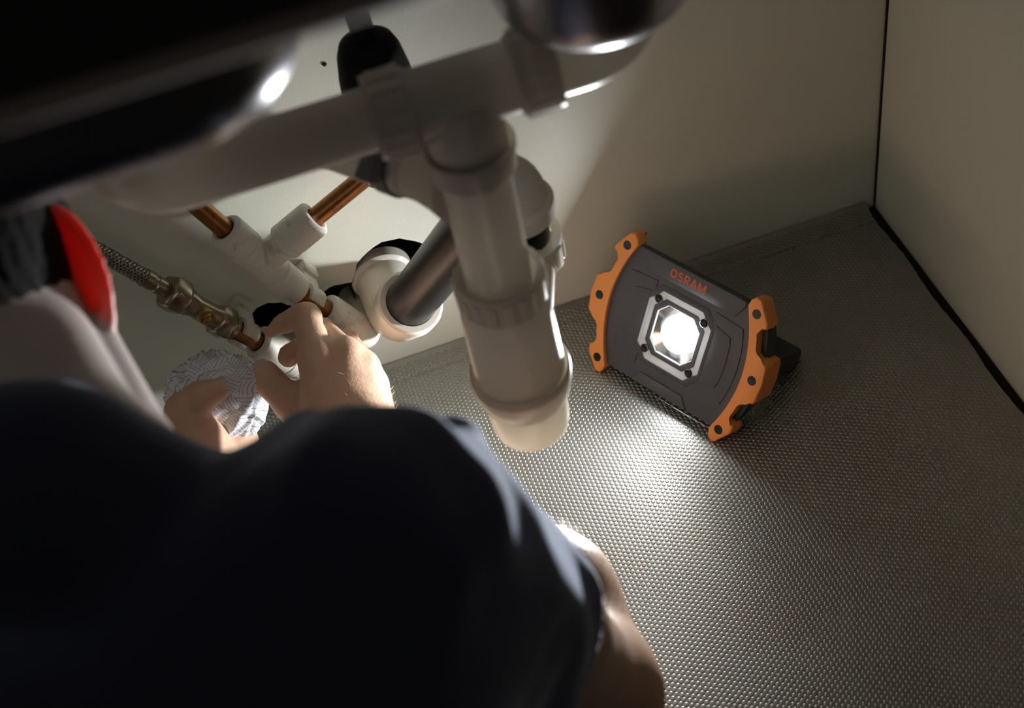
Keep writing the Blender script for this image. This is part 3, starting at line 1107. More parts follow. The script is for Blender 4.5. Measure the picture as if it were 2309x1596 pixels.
    me.transform(M @ Matrix.Translation((-2.5, 110.5, 1.36)) @ Matrix.Diagonal((36.0 / total, 1.0, 1, 1)))
    t = link('lettering', me, M_ORANGE_PRINT, None, None)
    under(t, root)
    t['label'] = 'orange printed brand lettering'
    # folding stand: two legs and a cross bar behind
    foot = [O + e * (s * .066) + nb * .104 + Vector((0, 0, .0065)) for s in (-1, 1)]
    piv = [M @ Vector((s * 66, 62, -24)) for s in (-1, 1)]
    for f, p in zip(foot, piv):
        bm = bmesh.new()
        d = (f - p).normalized()
        q = e.cross(d).normalized()
        Mx = Matrix(((e.x, q.x, d.x, p.x), (e.y, q.y, d.y, p.y), (e.z, q.z, d.z, p.z), (0, 0, 0, 1)))
        box_bm(bm, (-.0065, -.0085, -.006), (.0065, .0085, (f - p).length), Mx, .003)
        fin(bm, 'stand_leg', M_LAMPGREEN)
    bm = bmesh.new()
    d = e
    q = nb
    Mx = Matrix(((nb.x, 0, e.x, foot[0].x), (nb.y, 0, e.y, foot[0].y), (nb.z, 1, e.z, foot[0].z), (0, 0, 0, 1)))
    box_bm(bm, (-.006, -.0055, -.004), (.008, .0065, (foot[1] - foot[0]).length + .004), Mx, .003)
    fin(bm, 'stand_bar', M_LAMPGREEN)
    return root


work_light()


# ------------------------------------------------------------------ the person: signed distance body -> one continuous mesh
class Field:
    """distance field on a regular grid, built from tapered capsules and ellipsoids with smooth unions"""

    def __init__(self, lo, hi, h):
        self.lo = np.array(lo, np.float32)
        self.h = h
        self.n = np.ceil((np.array(hi) - np.array(lo)) / h).astype(int) + 1
        self.d = np.full(self.n, 0.05, np.float32)

    def _box(self, lo, hi):
        i0 = np.clip(np.floor((lo - self.lo) / self.h).astype(int), 0, self.n - 1)
        i1 = np.clip(np.ceil((hi - self.lo) / self.h).astype(int) + 1, 1, self.n)
        if np.any(i1 <= i0):
            return None, None
        ax = [self.lo[k] + self.h * np.arange(i0[k], i1[k], dtype=np.float32) for k in range(3)]
        return tuple(slice(i0[k], i1[k]) for k in range(3)), np.meshgrid(*ax, indexing='ij', sparse=True)

    def _apply(self, sl, d, k, op='add'):
        a = self.d[sl]
        if op == 'cut':
            self.d[sl] = np.maximum(a, -d)
            return
        hh = np.maximum(k - np.abs(a - d), 0) / k
        self.d[sl] = np.minimum(a, d) - hh * hh * k * 0.25

    def cone(self, a, b, ra, rb, k=0.008, op='add', warp=None, clip=None):
        a, b = np.array(a, np.float32), np.array(b, np.float32)
        m = max(ra, rb) + 3 * k + 0.012
        sl, g = self._box(np.minimum(a, b) - m, np.maximum(a, b) + m)
        if sl is None:
            return
        ab = b - a
        L2 = float(ab @ ab) + 1e-12
        t = np.clip(((g[0] - a[0]) * ab[0] + (g[1] - a[1]) * ab[1] + (g[2] - a[2]) * ab[2]) / L2, 0, 1)
        d = np.sqrt((g[0] - a[0] - t * ab[0]) ** 2 + (g[1] - a[1] - t * ab[1]) ** 2 + (g[2] - a[2] - t * ab[2]) ** 2) - (ra + t * (rb - ra))
        if warp is not None:
            d = d + warp(g, t)
        if clip is not None:
            p, nn = clip
            d = np.maximum(d, (g[0] - p[0]) * nn[0] + (g[1] - p[1]) * nn[1] + (g[2] - p[2]) * nn[2])
        self._apply(sl, d, k, op)

    def ellipsoid(self, c, axes, rad, k=0.008, op='add'):
        c = np.array(c, np.float32)
        m = max(rad) + 3 * k + 0.012
        sl, g = self._box(c - m, c + m)
        if sl is None:
            return
        q = 0
        q2 = 0
        for ax, r in zip(axes, rad):
            p = (g[0] - c[0]) * ax[0] + (g[1] - c[1]) * ax[1] + (g[2] - c[2]) * ax[2]
            q = q + (p / r) ** 2
            q2 = q2 + (p / (r * r)) ** 2
        q = np.sqrt(q)
        d = q * (q - 1) / np.maximum(np.sqrt(q2), 1e-6)
        self._apply(sl, d, k, op)

    def chain(self, pts, rads, k=0.008):
        for a, b, ra, rb in zip(pts[:-1], pts[1:], rads[:-1], rads[1:]):
            self.cone(a, b, ra, rb, k)

    def mesh(self, name, smooth_it=2):
        """surface nets"""
        D = self.d
        s = D < 0
        nx, ny, nz = D.shape
        cells = np.zeros((nx - 1, ny - 1, nz - 1), np.uint8)
        for dx in (0, 1):
            for dy in (0, 1):
                for dz in (0, 1):
                    cells += s[dx:nx - 1 + dx, dy:ny - 1 + dy, dz:nz - 1 + dz]
        act = np.argwhere((cells > 0) & (cells < 8))
        del cells
        idx = {}
        lin = (act[:, 0] * (ny - 1) + act[:, 1]) * (nz - 1) + act[:, 2]
        acc = np.zeros((len(act), 3))
        cnt = np.zeros(len(act))
        corners = [(dx, dy, dz) for dx in (0, 1) for dy in (0, 1) for dz in (0, 1)]
        val = {c: D[act[:, 0] + c[0], act[:, 1] + c[1], act[:, 2] + c[2]] for c in corners}
        for c in corners:
            for ax in range(3):
                if c[ax]:
                    continue
                c2 = list(c)
                c2[ax] = 1
                c2 = tuple(c2)
                va, vb = val[c], val[c2]
                cross = (va < 0) != (vb < 0)
                t = np.where(cross, va / np.where(cross, va - vb, 1), 0)
                p = np.array(c, float)[None].repeat(len(act), 0)
                p[:, ax] += t
                acc[cross] += p[cross]
                cnt[cross] += 1
        V = self.lo + self.h * (act + acc / cnt[:, None])
        order = np.argsort(lin)
        slin = lin[order]

        def find(a):
            l = (a[:, 0] * (ny - 1) + a[:, 1]) * (nz - 1) + a[:, 2]
            return order[np.searchsorted(slin, l)]
        faces = []
        for ax in range(3):
            sl0 = [slice(None)] * 3
            sl1 = [slice(None)] * 3
            sl0[ax] = slice(0, -1)
            sl1[ax] = slice(1, None)
            A, B = s[tuple(sl0)], s[tuple(sl1)]
            e = np.argwhere(A != B)
            o1, o2 = [(1, 2), (2, 0), (0, 1)][ax]
            ok = (e[:, o1] > 0) & (e[:, o2] > 0) & (e[:, o1] < self.n[o1] - 1) & (e[:, o2] < self.n[o2] - 1)
            e = e[ok]
            inside = A[e[:, 0], e[:, 1], e[:, 2]]
            q = []
            for a_, b_ in ((-1, -1), (0, -1), (0, 0), (-1, 0)):
                c = e.copy()
                c[:, o1] += a_
                c[:, o2] += b_
                q.append(find(c))
            f = np.stack(q, 1)
            f[~inside] = f[~inside][:, ::-1]
            faces.append(f)
        F = np.concatenate(faces)
        for _ in range(smooth_it):
            sm = np.zeros_like(V)
            n = np.zeros(len(V))
            for i in range(4):
                a, b = F[:, i], F[:, (i + 1) % 4]
                for k in range(3):
                    sm[:, k] += np.bincount(a, V[b, k], len(V))
                n += np.bincount(a, minlength=len(V))
            V = V * 0.5 + 0.5 * sm / np.maximum(n, 1)[:, None]
        return V, F


def nets_mesh(name, V, F, material, parent=None, mat_index=None):
    me = bpy.data.meshes.new(name)
    me.vertices.add(len(V))
    me.vertices.foreach_set('co', np.ascontiguousarray(V, np.float32).reshape(-1))
    me.loops.add(len(F) * 4)
    me.loops.foreach_set('vertex_index', F.astype(np.int32).reshape(-1))
    me.polygons.add(len(F))
    me.polygons.foreach_set('loop_start', (np.arange(len(F)) * 4).astype(np.int32))
    me.polygons.foreach_set('loop_total', np.full(len(F), 4, np.int32))
    if mat_index is not None:
        me.polygons.foreach_set('material_index', mat_index.astype(np.int32))
    me.update(calc_edges=True)
    me.validate()
    return link(name, me, material, parent, 180)


M_SKIN = mat('skin', (0.64, 0.41, 0.28), 0.50, var=0.16, var_scale=70, bump=0.5, bump_scale=420, dirt=(0.62, 0.30, 0.21), dirt_scale=26, dirt_lo=0.5, dirt_hi=0.85, sss=0.22, sss_scale=0.004)


def skin_zones(m):
    """lamp light painted into the neck colour, backlit red into the thin ears: two smooth vertex masks"""
    nt = m.node_tree
    b = nt.nodes['Principled BSDF']
    src = b.inputs['Base Color'].links[0].from_socket
    prev = src
    for name, col in (('neck_light', (0.82, 0.70, 0.65)), ('ear', (0.72, 0.13, 0.08))):  # neck lightened as if lamp-lit, ears reddened as if lit from behind
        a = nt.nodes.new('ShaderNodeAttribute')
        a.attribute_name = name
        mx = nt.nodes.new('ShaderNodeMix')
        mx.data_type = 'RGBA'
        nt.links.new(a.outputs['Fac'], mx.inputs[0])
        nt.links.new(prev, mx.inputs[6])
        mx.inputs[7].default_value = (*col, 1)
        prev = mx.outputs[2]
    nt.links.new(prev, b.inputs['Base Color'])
    for sock, lo, hi in (('Subsurface Weight', .22, 1.0), ('Subsurface Scale', .004, .016)):
        mr = nt.nodes.new('ShaderNodeMapRange')
        mr.inputs['To Min'].default_value = lo
        mr.inputs['To Max'].default_value = hi
        nt.links.new(a.outputs['Fac'], mr.inputs['Value'])
        nt.links.new(mr.outputs['Result'], b.inputs[sock])
    b.inputs['Subsurface Radius'].default_value = (1.0, .16, .09)


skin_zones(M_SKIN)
M_NAIL = mat('finger_nail', (0.60, 0.42, 0.33), 0.3)
M_HAIR = mat('grey_hair', (0.014, 0.012, 0.011), 0.8, spec=0.1)
M_BODYHAIR = mat('blond_body_hair', (0.62, 0.46, 0.24), 0.45)
M_SHIRT = mat('navy_shirt', (0.050, 0.056, 0.090), 0.85, bump=0.35, bump_scale=900, sheen=1.0, spec=0.2)
M_TROUSERS = mat('dark_trousers', (0.015, 0.016, 0.02), 0.9)

A3 = lambda px, py, d: np.array(at(px, py, d))
vR, vU, vF = np.array(RIGHT), np.array(UP), np.array(FWD)

# joints (pixel of the photograph, distance from the camera)
J = dict(
    shoulder=A3(850, 1235, .595), elbow=A3(1325, 1565, .825), wrist=A3(806, 990, 1.015),
    neck=A3(70, 1120, .610), skull=A3(-170, 690, .74),
    lshoulder=np.array((-.81, -.37, .42)), lelbow=np.array((-.765, -.33, .17)), lwrist=A3(425, 1040, 1.045),
)
PELVIS = np.array((-.76, -.87, .18))


def build_person():
    root = empty('person', (PELVIS[0], PELVIS[1], -0.17))
    tag(root, 'person seen from behind in navy T-shirt, reaching to the pipes with a cloth', 'person')
    fld = Field((-1.04, -1.06, 0.02), (-0.30, -0.06, 0.66), 0.0024)
    S, EL, W = J['shoulder'], J['elbow'], J['wrist']
    N, LS, LE, LW = J['neck'], J['lshoulder'], J['lelbow'], J['lwrist']
    K = 0.02
    # trunk
    spine = np.array((-.68, -.545, .355))
    fld.cone(spine, PELVIS, .105, .125, .05)
    fld.cone(S * .75 + spine * .25 + np.array((0, 0, -.03)), PELVIS + np.array((.06, .02, 0)), .075, .11, .05)
    fld.cone(LS * .75 + spine * .25 + np.array((0, 0, -.03)), PELVIS + np.array((-.06, -.02, 0)), .075, .11, .05)
    fld.cone(N + np.array((0, 0, -.045)), S + np.array((-.03, 0, -.02)), .055, .045, .03)
    fld.cone(N + np.array((0, 0, -.045)), LS + np.array((.03, 0, -.02)), .055, .045, .03)
    # neck: rear column and the strap muscle in front of it, a crease between them
    SK = J['skull']
    fld.cone(A3(10, 1090, .630), A3(-80, 780, .72), .056, .053, .012)
    fld.cone(A3(150, 1000, .630), A3(60, 770, .700), .036, .031, .006)
    fld.cone(A3(272, 1010, .670), A3(163, 745, .725), .0255, .0198, .004)
    fld.cone(A3(300, 1090, .645), A3(220, 1180, .620), .028, .042, .02)
    # skull, jaw, face
    hu = -.42 * vR + .80 * vU + .38 * vF
    hu /= np.linalg.norm(hu)
    hr = vR - hu * (vR @ hu)
    hr /= np.linalg.norm(hr)
    hf = np.cross(hu, hr)
    hf = hf if hf @ vF > 0 else -hf
    ear_c = A3(195, 615, .705)
    HC = ear_c - hr * .083 + hu * .028 + hf * .006
    fld.ellipsoid(HC, (hr, hf, hu), (.076, .096, .092), .02)
    fld.ellipsoid(HC + hf * .05 - hu * .065, (hr, hf, hu), (.056, .055, .062), .03)
    fld.cone(HC + hf * .092 - hu * .018, HC + hf * .112 - hu * .045, .009, .014, .01)      # nose
    fld.ellipsoid(HC + hf * .098 - hu * .072, (hr, hf, hu), (.024, .010, .008), .008)      # mouth
    for s_ in (-1, 1):
        fld.ellipsoid(HC + hf * .098 - hu * .004 + hr * s_ * .032, (hr, hf, hu), (.016, .01, .010), .004, 'cut')
        fld.ellipsoid(HC + hf * .086 - hu * .004 + hr * s_ * .032, (hr, hf, hu), (.012, .012, .010), .002)
    ears = []
    # ears: thin flap with a rolled rim, hinge towards the head
    for s_ in (1, -1):
        ec = ear_c if s_ > 0 else ear_c - hr * .166
        lobe, top = (A3(254, 734, .706), A3(120, 452, .706)) if s_ > 0 else (ec - hu * .03, ec + hu * .03)
        ea = (top - lobe)
        EL_ = np.linalg.norm(ea)
        ea /= EL_
        out = s_ * .72 * hr - .70 * hf
        out = out - ea * (out @ ea)
        out /= np.linalg.norm(out)
        mid = (lobe + top) / 2
        nrm = np.cross(ea, out)
        ears.append((mid, ea, out, nrm, EL_))
        fld.ellipsoid(mid - out * .010, (ea, out, nrm), (EL_ * .50, .0185, .0044), .004)
        rim = []
        for q in range(13):
            a = math.radians(-80 + 175 * q / 12)
            rim.append(mid - out * .009 + ea * math.sin(a) * (EL_ * .5 - .003) + out * math.cos(a) * .0185)
        fld.chain(rim, [.0034] * 13, .003)
        fld.cone(lobe + ea * .004 - out * .004, lobe + ea * .012 - out * .012, .0060, .0055, .004)
    # arms
    fld.cone(S, S * .45 + EL * .55, .056, .048, .02)
    fld.cone(S * .45 + EL * .55, EL, .048, .041, .02)
    fm = EL * .76 + W * .24
    fm = fm + .012 * vR + .010 * vU
    fld.cone(EL, fm, .042, .0465, .02)
    fld.cone(fm, W + (EL - W) * .10, .0465, .0285, .02)
    axh = (W - EL) / np.linalg.norm(W - EL)
    # wrist is wider than thick
    wd = np.cross(axh, vF)
    wd /= np.linalg.norm(wd)
    for s_ in (-1, 1):
        fld.cone(W + (EL - W) * .22 + wd * s_ * .008, W + wd * s_ * .011, .026, .0205, .012)
    fld.cone(LS, LS * .5 + LE * .5, .052, .045, .02)
    fld.cone(LS * .5 + LE * .5, LE, .045, .040, .02)
    fld.cone(LE, LE * .65 + LW * .35, .040, .040, .02)
    fld.cone(LE * .65 + LW * .35, LW, .040, .026, .02)

    nails = []
    # ---- right hand: back of the hand towards the camera, index finger hooked over the pipe clip, thumb against the cloth
    H = lambda px, py, d: A3(px, py, d)
    mcp = [H(716, 806, 1.040), H(776, 800, 1.048), H(818, 828, 1.054), H(842, 868, 1.060)]
    wr = [W + wd * 0, W, W, W]
    wro = [H(742, 985, 1.018), H(784, 982, 1.012), H(824, 982, 1.016), H(852, 985, 1.024)]
    rr = [(.0190, .0146), (.0185, .0142), (.018, .0130), (.0175, .0118)]
    for m_, w_, (r0, r1) in zip(mcp, wro, rr):
        fld.cone(w_, m_, r0, r1, .010)
    # knuckle bumps
    for m_, r in zip(mcp, (.0142, .0138, .0128, .0112)):
        fld.ellipsoid(m_ - vF * .0022, (vR, vU, vF), (r, r, r), .005)
    # tendons running back from the knuckles
    for m_, w_ in zip(mcp[:3], wro[:3]):
        fld.cone(m_ - vF * .0095, m_ * .45 + w_ * .55 - vF * .0125, .0035, .0035, .006)
    index = [mcp[0], H(690, 716, 1.066), H(641, 721, 1.078), H(612, 736, 1.083)]
    fld.chain(index, [.0128, .0110, .0092, .0086], .0045)
    fld.ellipsoid(index[1] - vF * .001, (vR, vU, vF), (.0116, .0112, .0110), .004)
    fld.cone(index[2], index[2], .0096, .0096, .003)
    middle = [mcp[1], H(722, 742, 1.092), H(664, 772, 1.104), H(650, 805, 1.096)]
    fld.chain(middle, [.0124, .0108, .0096, .0086], .003)
    ring = [mcp[2], H(782, 772, 1.100), H(728, 812, 1.112), H(712, 842, 1.104)]
    fld.chain(ring, [.0116, .0102, .0090, .0080], .003)
    pinky = [mcp[3], H(826, 826, 1.100), H(790, 858, 1.112), H(772, 882, 1.106)]
    fld.chain(pinky, [.0104, .0090, .0078, .0070], .003)
    # thumb: leaves the palm near its base, points up along the cloth
    thumb = [H(722, 975, 1.030), H(655, 905, 1.052), H(616, 868, 1.058), H(601, 840, 1.060)]
    fld.chain(thumb, [.0185, .0135, .0112, .0096], .006)
    fld.cone(H(690, 935, 1.045), H(716, 860, 1.055), .0125, .0110, .010)          # web
    nails.append((thumb[3], thumb[3] - thumb[2], -.35 * vR - .25 * vU - .9 * vF, .0078, .0098))
    nails.append((index[3], index[3] - index[2], .1 * vU - .4 * vR - .2 * vF, .006, .008)) if False else None
    # ---- left hand: thumb on the cloth, fingers behind it
    lth = [H(425, 975, 1.050), H(413, 925, 1.052), H(450, 897, 1.046), H(489, 880, 1.048)]
    fld.chain(lth, [.0190, .0130, .0116, .0094], .006)
    nails.append((lth[3], lth[3] - lth[2], .1 * vR + .75 * vU - .65 * vF, .0074, .0095))
    lp = H(445, 1010, 1.060)
    fld.cone(LW, lp, .024, .021, .012)
    lm = [H(505, 1040, 1.055), H(500, 1025, 1.072), H(480, 1005, 1.088), H(455, 985, 1.100)]
    for i_, m_ in enumerate(lm):
        fld.cone(lp, m_, .020, .0125 - .0006 * i_, .010)
    for i_, m_ in enumerate(lm):
        t1 = m_ + (H(560, 975, 1.115 + .004 * i_) - H(500, 1030, 1.07)) * (.8 - .05 * i_) + vU * .012 * i_
        t2 = t1 + (-.05 * vR + .20 * vU + .02 * vF) * .11
        fld.chain([m_, t1, t2], [.0118 - .0006 * i_, .0102 - .0006 * i_, .0086 - .0005 * i_], .003)
    fld.cone(H(425, 975, 1.055), lp, .019, .019, .010)

    V, F = fld.mesh('body', 2)
    # neck and head lightened for the lamp light; ears let light through, reddened for its glow
    neck_light = np.clip((-.20 - V[:, 1]) / .03, 0, 1) * np.clip((V[:, 2] - .30) / .03, 0, 1) * np.clip((-.02 - (V - S) @ vR) / .02, 0, 1)
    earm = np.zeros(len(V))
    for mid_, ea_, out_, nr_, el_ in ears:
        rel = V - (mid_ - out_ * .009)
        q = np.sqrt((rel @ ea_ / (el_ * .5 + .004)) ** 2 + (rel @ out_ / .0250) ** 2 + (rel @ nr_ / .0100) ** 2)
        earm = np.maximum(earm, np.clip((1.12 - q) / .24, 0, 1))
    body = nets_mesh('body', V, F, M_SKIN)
    for nm, arr in (('neck_light', neck_light), ('ear', earm)):
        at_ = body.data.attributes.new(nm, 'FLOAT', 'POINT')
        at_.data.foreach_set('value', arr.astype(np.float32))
    under(body, root)
    # finger nails
    for p, d, nn, w, l in nails:
        d = d / np.linalg.norm(d)
        nn = nn - d * (nn @ d)
        nn /= np.linalg.norm(nn)
        s_ = np.cross(d, nn)
        bm = bmesh.new()
        rows = []
        for i in range(9):
            row = []
            for j in range(7):
                u, v = (i / 8 - .35), (j / 6 - .5) * 2
                ww = w * (1 - .25 * max(0, (abs(i - 4) - 2) / 2) ** 2)
                hgt = math.sqrt(max(0, 1 - (v * .92) ** 2))
                q = p + d * (u * l * 1.5) + s_ * (v * ww) + nn * (.0102 * hgt - .0006)
                row.append(bm.verts.new(q))
            rows.append(row)
        for a, b in zip(rows[:-1], rows[1:]):
            for j in range(6):
                bm.faces.new((a[j], a[j + 1], b[j + 1], b[j]))
        nl = from_bm('finger_nail', bm, M_NAIL, None, 180)
        nl.parent = body
        nl.matrix_parent_inverse = Matrix.Identity(4)
        nl.location = (0, 0, 0)

    # ---- short hair cap on the skull
    hf_ = Field(HC - .13, HC + .13, 0.0036)
    hf_.ellipsoid(HC + hu * .006 - hf * .004, (hr, hf, hu), (.081, .099, .096), .01)
    hf_.cone(HC - hf * .070 - hu * .03, HC - hf * .055 - hu * .085, .034, .030, .02)
    hf_.cone(ear_c + hu * .035 + hf * .012 - hr * .004, ear_c + hu * .055 + hf * .002 - hr * .012, .010, .014, .01)
    hf_.ellipsoid(HC + hf * .105 - hu * .06, (hr, hf, hu), (.10, .07, .085), .01, 'cut')
    hV, hF = hf_.mesh('hair', 4)
    g = (np.sin(hV @ hr * 900) + np.sin(hV @ hf * 700 + 3 * np.sin(hV @ hu * 300)))[:, None] * .0003
    hV = hV + g * (hV - HC) / np.linalg.norm(hV - HC, axis=1)[:, None]
    under(nets_mesh('hair', hV, hF, M_HAIR), root)

    # ---- T-shirt: trunk and two short sleeves
    sf = Field((-1.06, -1.10, 0.02), (-0.34, -0.30, 0.58), 0.0042)

    def folds(amp, fx, ph):
        def w(g_, t):
            return amp * (np.sin(g_[0] * fx + 2.2 * np.sin(g_[2] * fx * .5 + ph)) * np.sin(g_[1] * fx * .8 + ph + 1.5 * np.sin(g_[0] * 30)))
        return w
    sf.cone(spine, PELVIS, .120, .140, .05, warp=folds(.003, 60, 0))
    sf.cone(S * .75 + spine * .25 + np.array((0, 0, -.03)), PELVIS + np.array((.06, .02, 0)), .088, .125, .05, warp=folds(.003, 55, 1))
    sf.cone(LS * .75 + spine * .25 + np.array((0, 0, -.03)), PELVIS + np.array((-.06, -.02, 0)), .088, .125, .05, warp=folds(.003, 50, 2))
    sf.cone(N + np.array((0, 0, -.052)), S + np.array((-.03, 0, -.026)), .060, .056, .03)
    sf.cone(N + np.array((0, 0, -.045)), LS + np.array((.03, 0, -.02)), .060, .056, .03)
    sv = EL - S
    hem = S + sv * .40
    an = sv / np.linalg.norm(sv)
    hn = an + .75 * vR + .12 * vU
    hn /= np.linalg.norm(hn)
    hp = A3(1322, 1430, .690)
    sf.cone(S, S + sv * .8, .0620, .0585, .02, warp=folds(.0028, 95, .4), clip=(hp, hn))
    # folds bunching over the shoulder cap
    for a_, b_, r_ in (((700, 1000, .632), (770, 1120, .590), .0165), ((640, 1050, .625), (560, 1130, .605), .016), ((800, 985, .640), (860, 1120, .590), .011),
                       ((905, 985, .640), (930, 1110, .592), .012), ((1022, 1012, .645), (1000, 1150, .590), .0165), ((1105, 1120, .655), (1040, 1220, .600), .013),
                       ((1175, 1210, .668), (1100, 1290, .612), .012), ((1228, 1290, .685), (1150, 1370, .625), .012), ((1268, 1385, .70), (1190, 1440, .64), .012)):
        sf.cone(A3(*a_), A3(*b_), r_, r_ * 1.3, .010, clip=(hp - hn * .003, hn))
    lsv = LE - LS
    sf.cone(LS, LS + lsv * .62, .060, .058, .02, warp=folds(.004, 80, 1))
    sf.cone(A3(-220, 1080, .612), A3(110, 1110, .608), .0455, .0475, .012)
    sf.cone(A3(110, 1110, .608), A3(255, 1180, .618), .0475, .0475, .012)
    # openings: neck and both hems
    sf.cone(A3(190, 880, .680), A3(-60, 600, .74), .054, .070, .002, 'cut')
    sf.cone(A3(0, 790, .685), A3(-200, 600, .74), .066, .090, .002, 'cut')
    sf.cone(S + sv * .40, S + sv * 1.1, .0470, .0450, .002, 'cut')
    sf.cone(LS + lsv * .80, LS + lsv * 1.1, .055, .06, .002, 'cut')
    sV, sF = sf.mesh('t_shirt', 2)
    under(nets_mesh('t_shirt', sV, sF, M_SHIRT), root)

    # ---- trousers and shoes: kneeling, outside the frame
    tf = Field((-1.12, -1.30, -0.175), (-0.42, -0.55, 0.36), 0.008)
    for s_ in (-1, 1):
        hip = PELVIS + np.array((s_ * .085, s_ * .02, -.02))
        knee = np.array((PELVIS[0] + s_ * .14 + .04, -.64, -.10))
        ank = np.array((PELVIS[0] + s_ * .12, -1.12, -.115))
        tf.cone(hip, knee, .095, .068, .03)
        tf.cone(knee, ank, .066, .045, .02)
    tf.cone(PELVIS + np.array((-.07, 0, 0)), PELVIS + np.array((.07, 0, 0)), .128, .128, .03)
    tV, tF = tf.mesh('trousers', 1)
    tV[:, 2] = np.maximum(tV[:, 2], -.169)
    under(nets_mesh('trousers', tV, tF, M_TROUSERS), root)
    for s_ in (-1, 1):
        bf = Field((-1.1, -1.34, -.172), (-.44, -1.02, -.02), .006)
        ank = np.array((PELVIS[0] + s_ * .12, -1.13, -.115))
        bf.cone(ank, ank + np.array((0, -.10, -.015)), .042, .036, .02)
        bf.cone(ank, ank + np.array((0, -.02, .01)), .048, .045, .02)
        bV, bF = bf.mesh('shoe', 1)
        bV[:, 2] = np.maximum(bV[:, 2], -.169)
        under(nets_mesh('shoe', bV, bF, M_RUBBER), root)

    # ---- fine body hair on the right hand, wrist and forearm
    n = np.zeros_like(V)
    fn = np.cross(V[F[:, 2]] - V[F[:, 0]], V[F[:, 3]] - V[F[:, 1]])
    for k in range(3):
        for i in range(4):
            n[:, k] += np.bincount(F[:, i], fn[:, k], len(V))
    n /= np.maximum(np.linalg.norm(n, axis=1), 1e-12)[:, None]
    tt = np.clip(((V - EL) @ (mcp[2] - EL)) / ((mcp[2] - EL) @ (mcp[2] - EL)), 0, 1)
    dist = np.linalg.norm(V - (EL + tt[:, None] * (mcp[2] - EL)), axis=1)
    sel = np.where((dist < .065) & (V[:, 0] > -.56) & (tt > .04) & (tt < .94) & (n @ (-vF) > -.45) & (n @ (.6 * vR - .5 * vF) > .1))[0]
    pick = rng.choice(sel, min(1500, len(sel)), replace=False)
    arm = (W - EL) / np.linalg.norm(W - EL)
    vs, fs = [], []
    for i in pick:
        p, nn = V[i], n[i]
        flow = arm - nn * (arm @ nn) + rng.normal(0, .35, 3)
        flow = flow - nn * (flow @ nn)
        flow /= np.linalg.norm(flow) + 1e-9
        ln = rng.uniform(.005, .011)
        w = np.cross(flow, nn) * .00009
        q0, q1, q2 = p, p + flow * ln * .5 + nn * ln * .33, p + flow * ln + nn * ln * .42
        b = len(vs)
        vs += [q0 - w, q0 + w, q1 - w * .8, q1 + w * .8, q2]
        fs += [(b, b + 1, b + 3, b + 2), (b + 2, b + 3, b + 4)]
    me = bpy.data.meshes.new('arm_hair')
    me.from_pydata([tuple(v) for v in vs], [], fs)
    o = link('arm_hair', me, M_BODYHAIR, None, None)
    o['kind'] = 'stuff'
    under(o, root)
    return root


build_person()


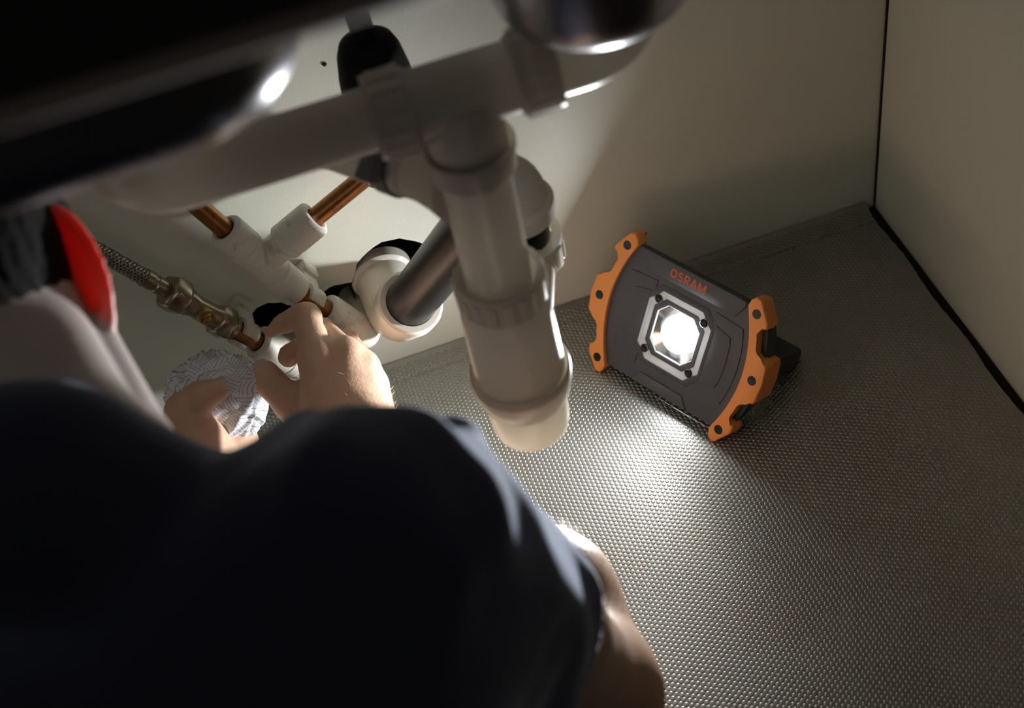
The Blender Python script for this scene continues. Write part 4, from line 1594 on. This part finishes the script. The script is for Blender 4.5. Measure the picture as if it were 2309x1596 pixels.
# ------------------------------------------------------------------ crumpled cleaning cloth in the left hand
def cloth():
    c = A3(492, 905, 1.088)
    bm = bmesh.new()
    bmesh.ops.create_icosphere(bm, subdivisions=6, radius=1.0)
    pts = np.array([v.co[:] for v in bm.verts])
    uvw = pts.copy()
    r = np.ones(len(pts))
    for k in range(44):
        d = rng.normal(size=3)
        d /= np.linalg.norm(d)
        t = rng.normal(size=3)
        t -= d * (t @ d)
        t /= np.linalg.norm(t)
        off = rng.uniform(-.75, .75)
        s = pts @ d - off - .22 * np.sin(3 * (pts @ t) + rng.uniform(0, 6))
        ext = np.exp(-((pts @ t - rng.uniform(-.6, .6)) / .55) ** 2)
        amp = rng.uniform(.04, .12)
        wd = rng.uniform(.045, .13)
        r += ext * amp * (np.exp(-np.abs(s) / wd) - .7 * np.exp(-(np.abs(s - wd * 1.6) / wd)))
    P3 = pts * r[:, None]
    P3 = P3 / np.abs(r).mean()
    co = c + (P3[:, :1] * vR * .0400 + P3[:, 1:2] * vU * .0390 + P3[:, 2:] * vF * .0300)
    for v, q in zip(bm.verts, co):
        v.co = q
    m = bpy.data.materials.new('printed_wipe')
    m.use_nodes = True
    nt = m.node_tree
    b = nt.nodes['Principled BSDF']
    b.inputs['Roughness'].default_value = .9
    at_ = nt.nodes.new('ShaderNodeUVMap')
    sep = nt.nodes.new('ShaderNodeSeparateXYZ')
    nt.links.new(at_.outputs['UV'], sep.inputs[0])

    def math_n(op, a, b_=None, c_=None):
        nd = nt.nodes.new('ShaderNodeMath')
        nd.operation = op
        for i, v in enumerate((a, b_, c_)):
            if v is None:
                continue
            if isinstance(v, (int, float)):
                nd.inputs[i].default_value = v
            else:
                nt.links.new(v, nd.inputs[i])
        return nd.outputs[0]
    X, Y = sep.outputs[0], sep.outputs[1]
    # basket weave of short printed strokes
    cx_ = math_n('FLOOR', math_n('MULTIPLY', X, 1.0))
    cy_ = math_n('FLOOR', math_n('MULTIPLY', Y, 1.0))
    par = math_n('ABSOLUTE', math_n('MODULO', math_n('ADD', cx_, cy_), 2.0))
    fx = math_n('FRACT', math_n('MULTIPLY', X, 4.0))
    fy = math_n('FRACT', math_n('MULTIPLY', Y, 4.0))
    lx = math_n('LESS_THAN', math_n('ABSOLUTE', math_n('SUBTRACT', fx, .5)), .085)
    ly = math_n('LESS_THAN', math_n('ABSOLUTE', math_n('SUBTRACT', fy, .5)), .085)
    dash_x = math_n('LESS_THAN', math_n('FRACT', math_n('MULTIPLY', Y, 9.0)), .72)
    dash_y = math_n('LESS_THAN', math_n('FRACT', math_n('MULTIPLY', X, 9.0)), .72)
    line = math_n('ADD', math_n('MULTIPLY', math_n('MULTIPLY', lx, dash_x), par), math_n('MULTIPLY', math_n('MULTIPLY', ly, dash_y), math_n('SUBTRACT', 1.0, par)))
    mx = nt.nodes.new('ShaderNodeMix')
    mx.data_type = 'RGBA'
    mx.inputs[6].default_value = (.84, .86, .88, 1)
    mx.inputs[7].default_value = (.10, .17, .33, 1)
    nt.links.new(math_n('MULTIPLY', line, .9), mx.inputs[0])
    nt.links.new(mx.outputs[2], b.inputs['Base Color'])
    bmesh.ops.recalc_face_normals(bm, faces=bm.faces)
    me = bpy.data.meshes.new('cleaning_cloth')
    bm.to_mesh(me)
    bm.free()
    uv = me.uv_layers.new(name='UVMap')
    th = np.arctan2(uvw[:, 1] + .35 * np.sin(uvw[:, 0] * 4), uvw[:, 0] + .3 * np.sin(uvw[:, 1] * 5))
    U_ = (uvw[:, 0] + .35 * np.sin(uvw[:, 1] * 3.1 + 1) + .25 * uvw[:, 2]) * 3.1
    V_ = (uvw[:, 1] + .35 * np.sin(uvw[:, 0] * 2.7) + .2 * uvw[:, 2]) * 3.1
    for l in me.loops:
        uv.data[l.index].uv = (U_[l.vertex_index], V_[l.vertex_index])
    o = link('cleaning_cloth', me, m, None, 180)
    tag(o, 'crumpled white cleaning cloth with blue dashed print held in the left hand', 'cloth')
    return o


cloth()
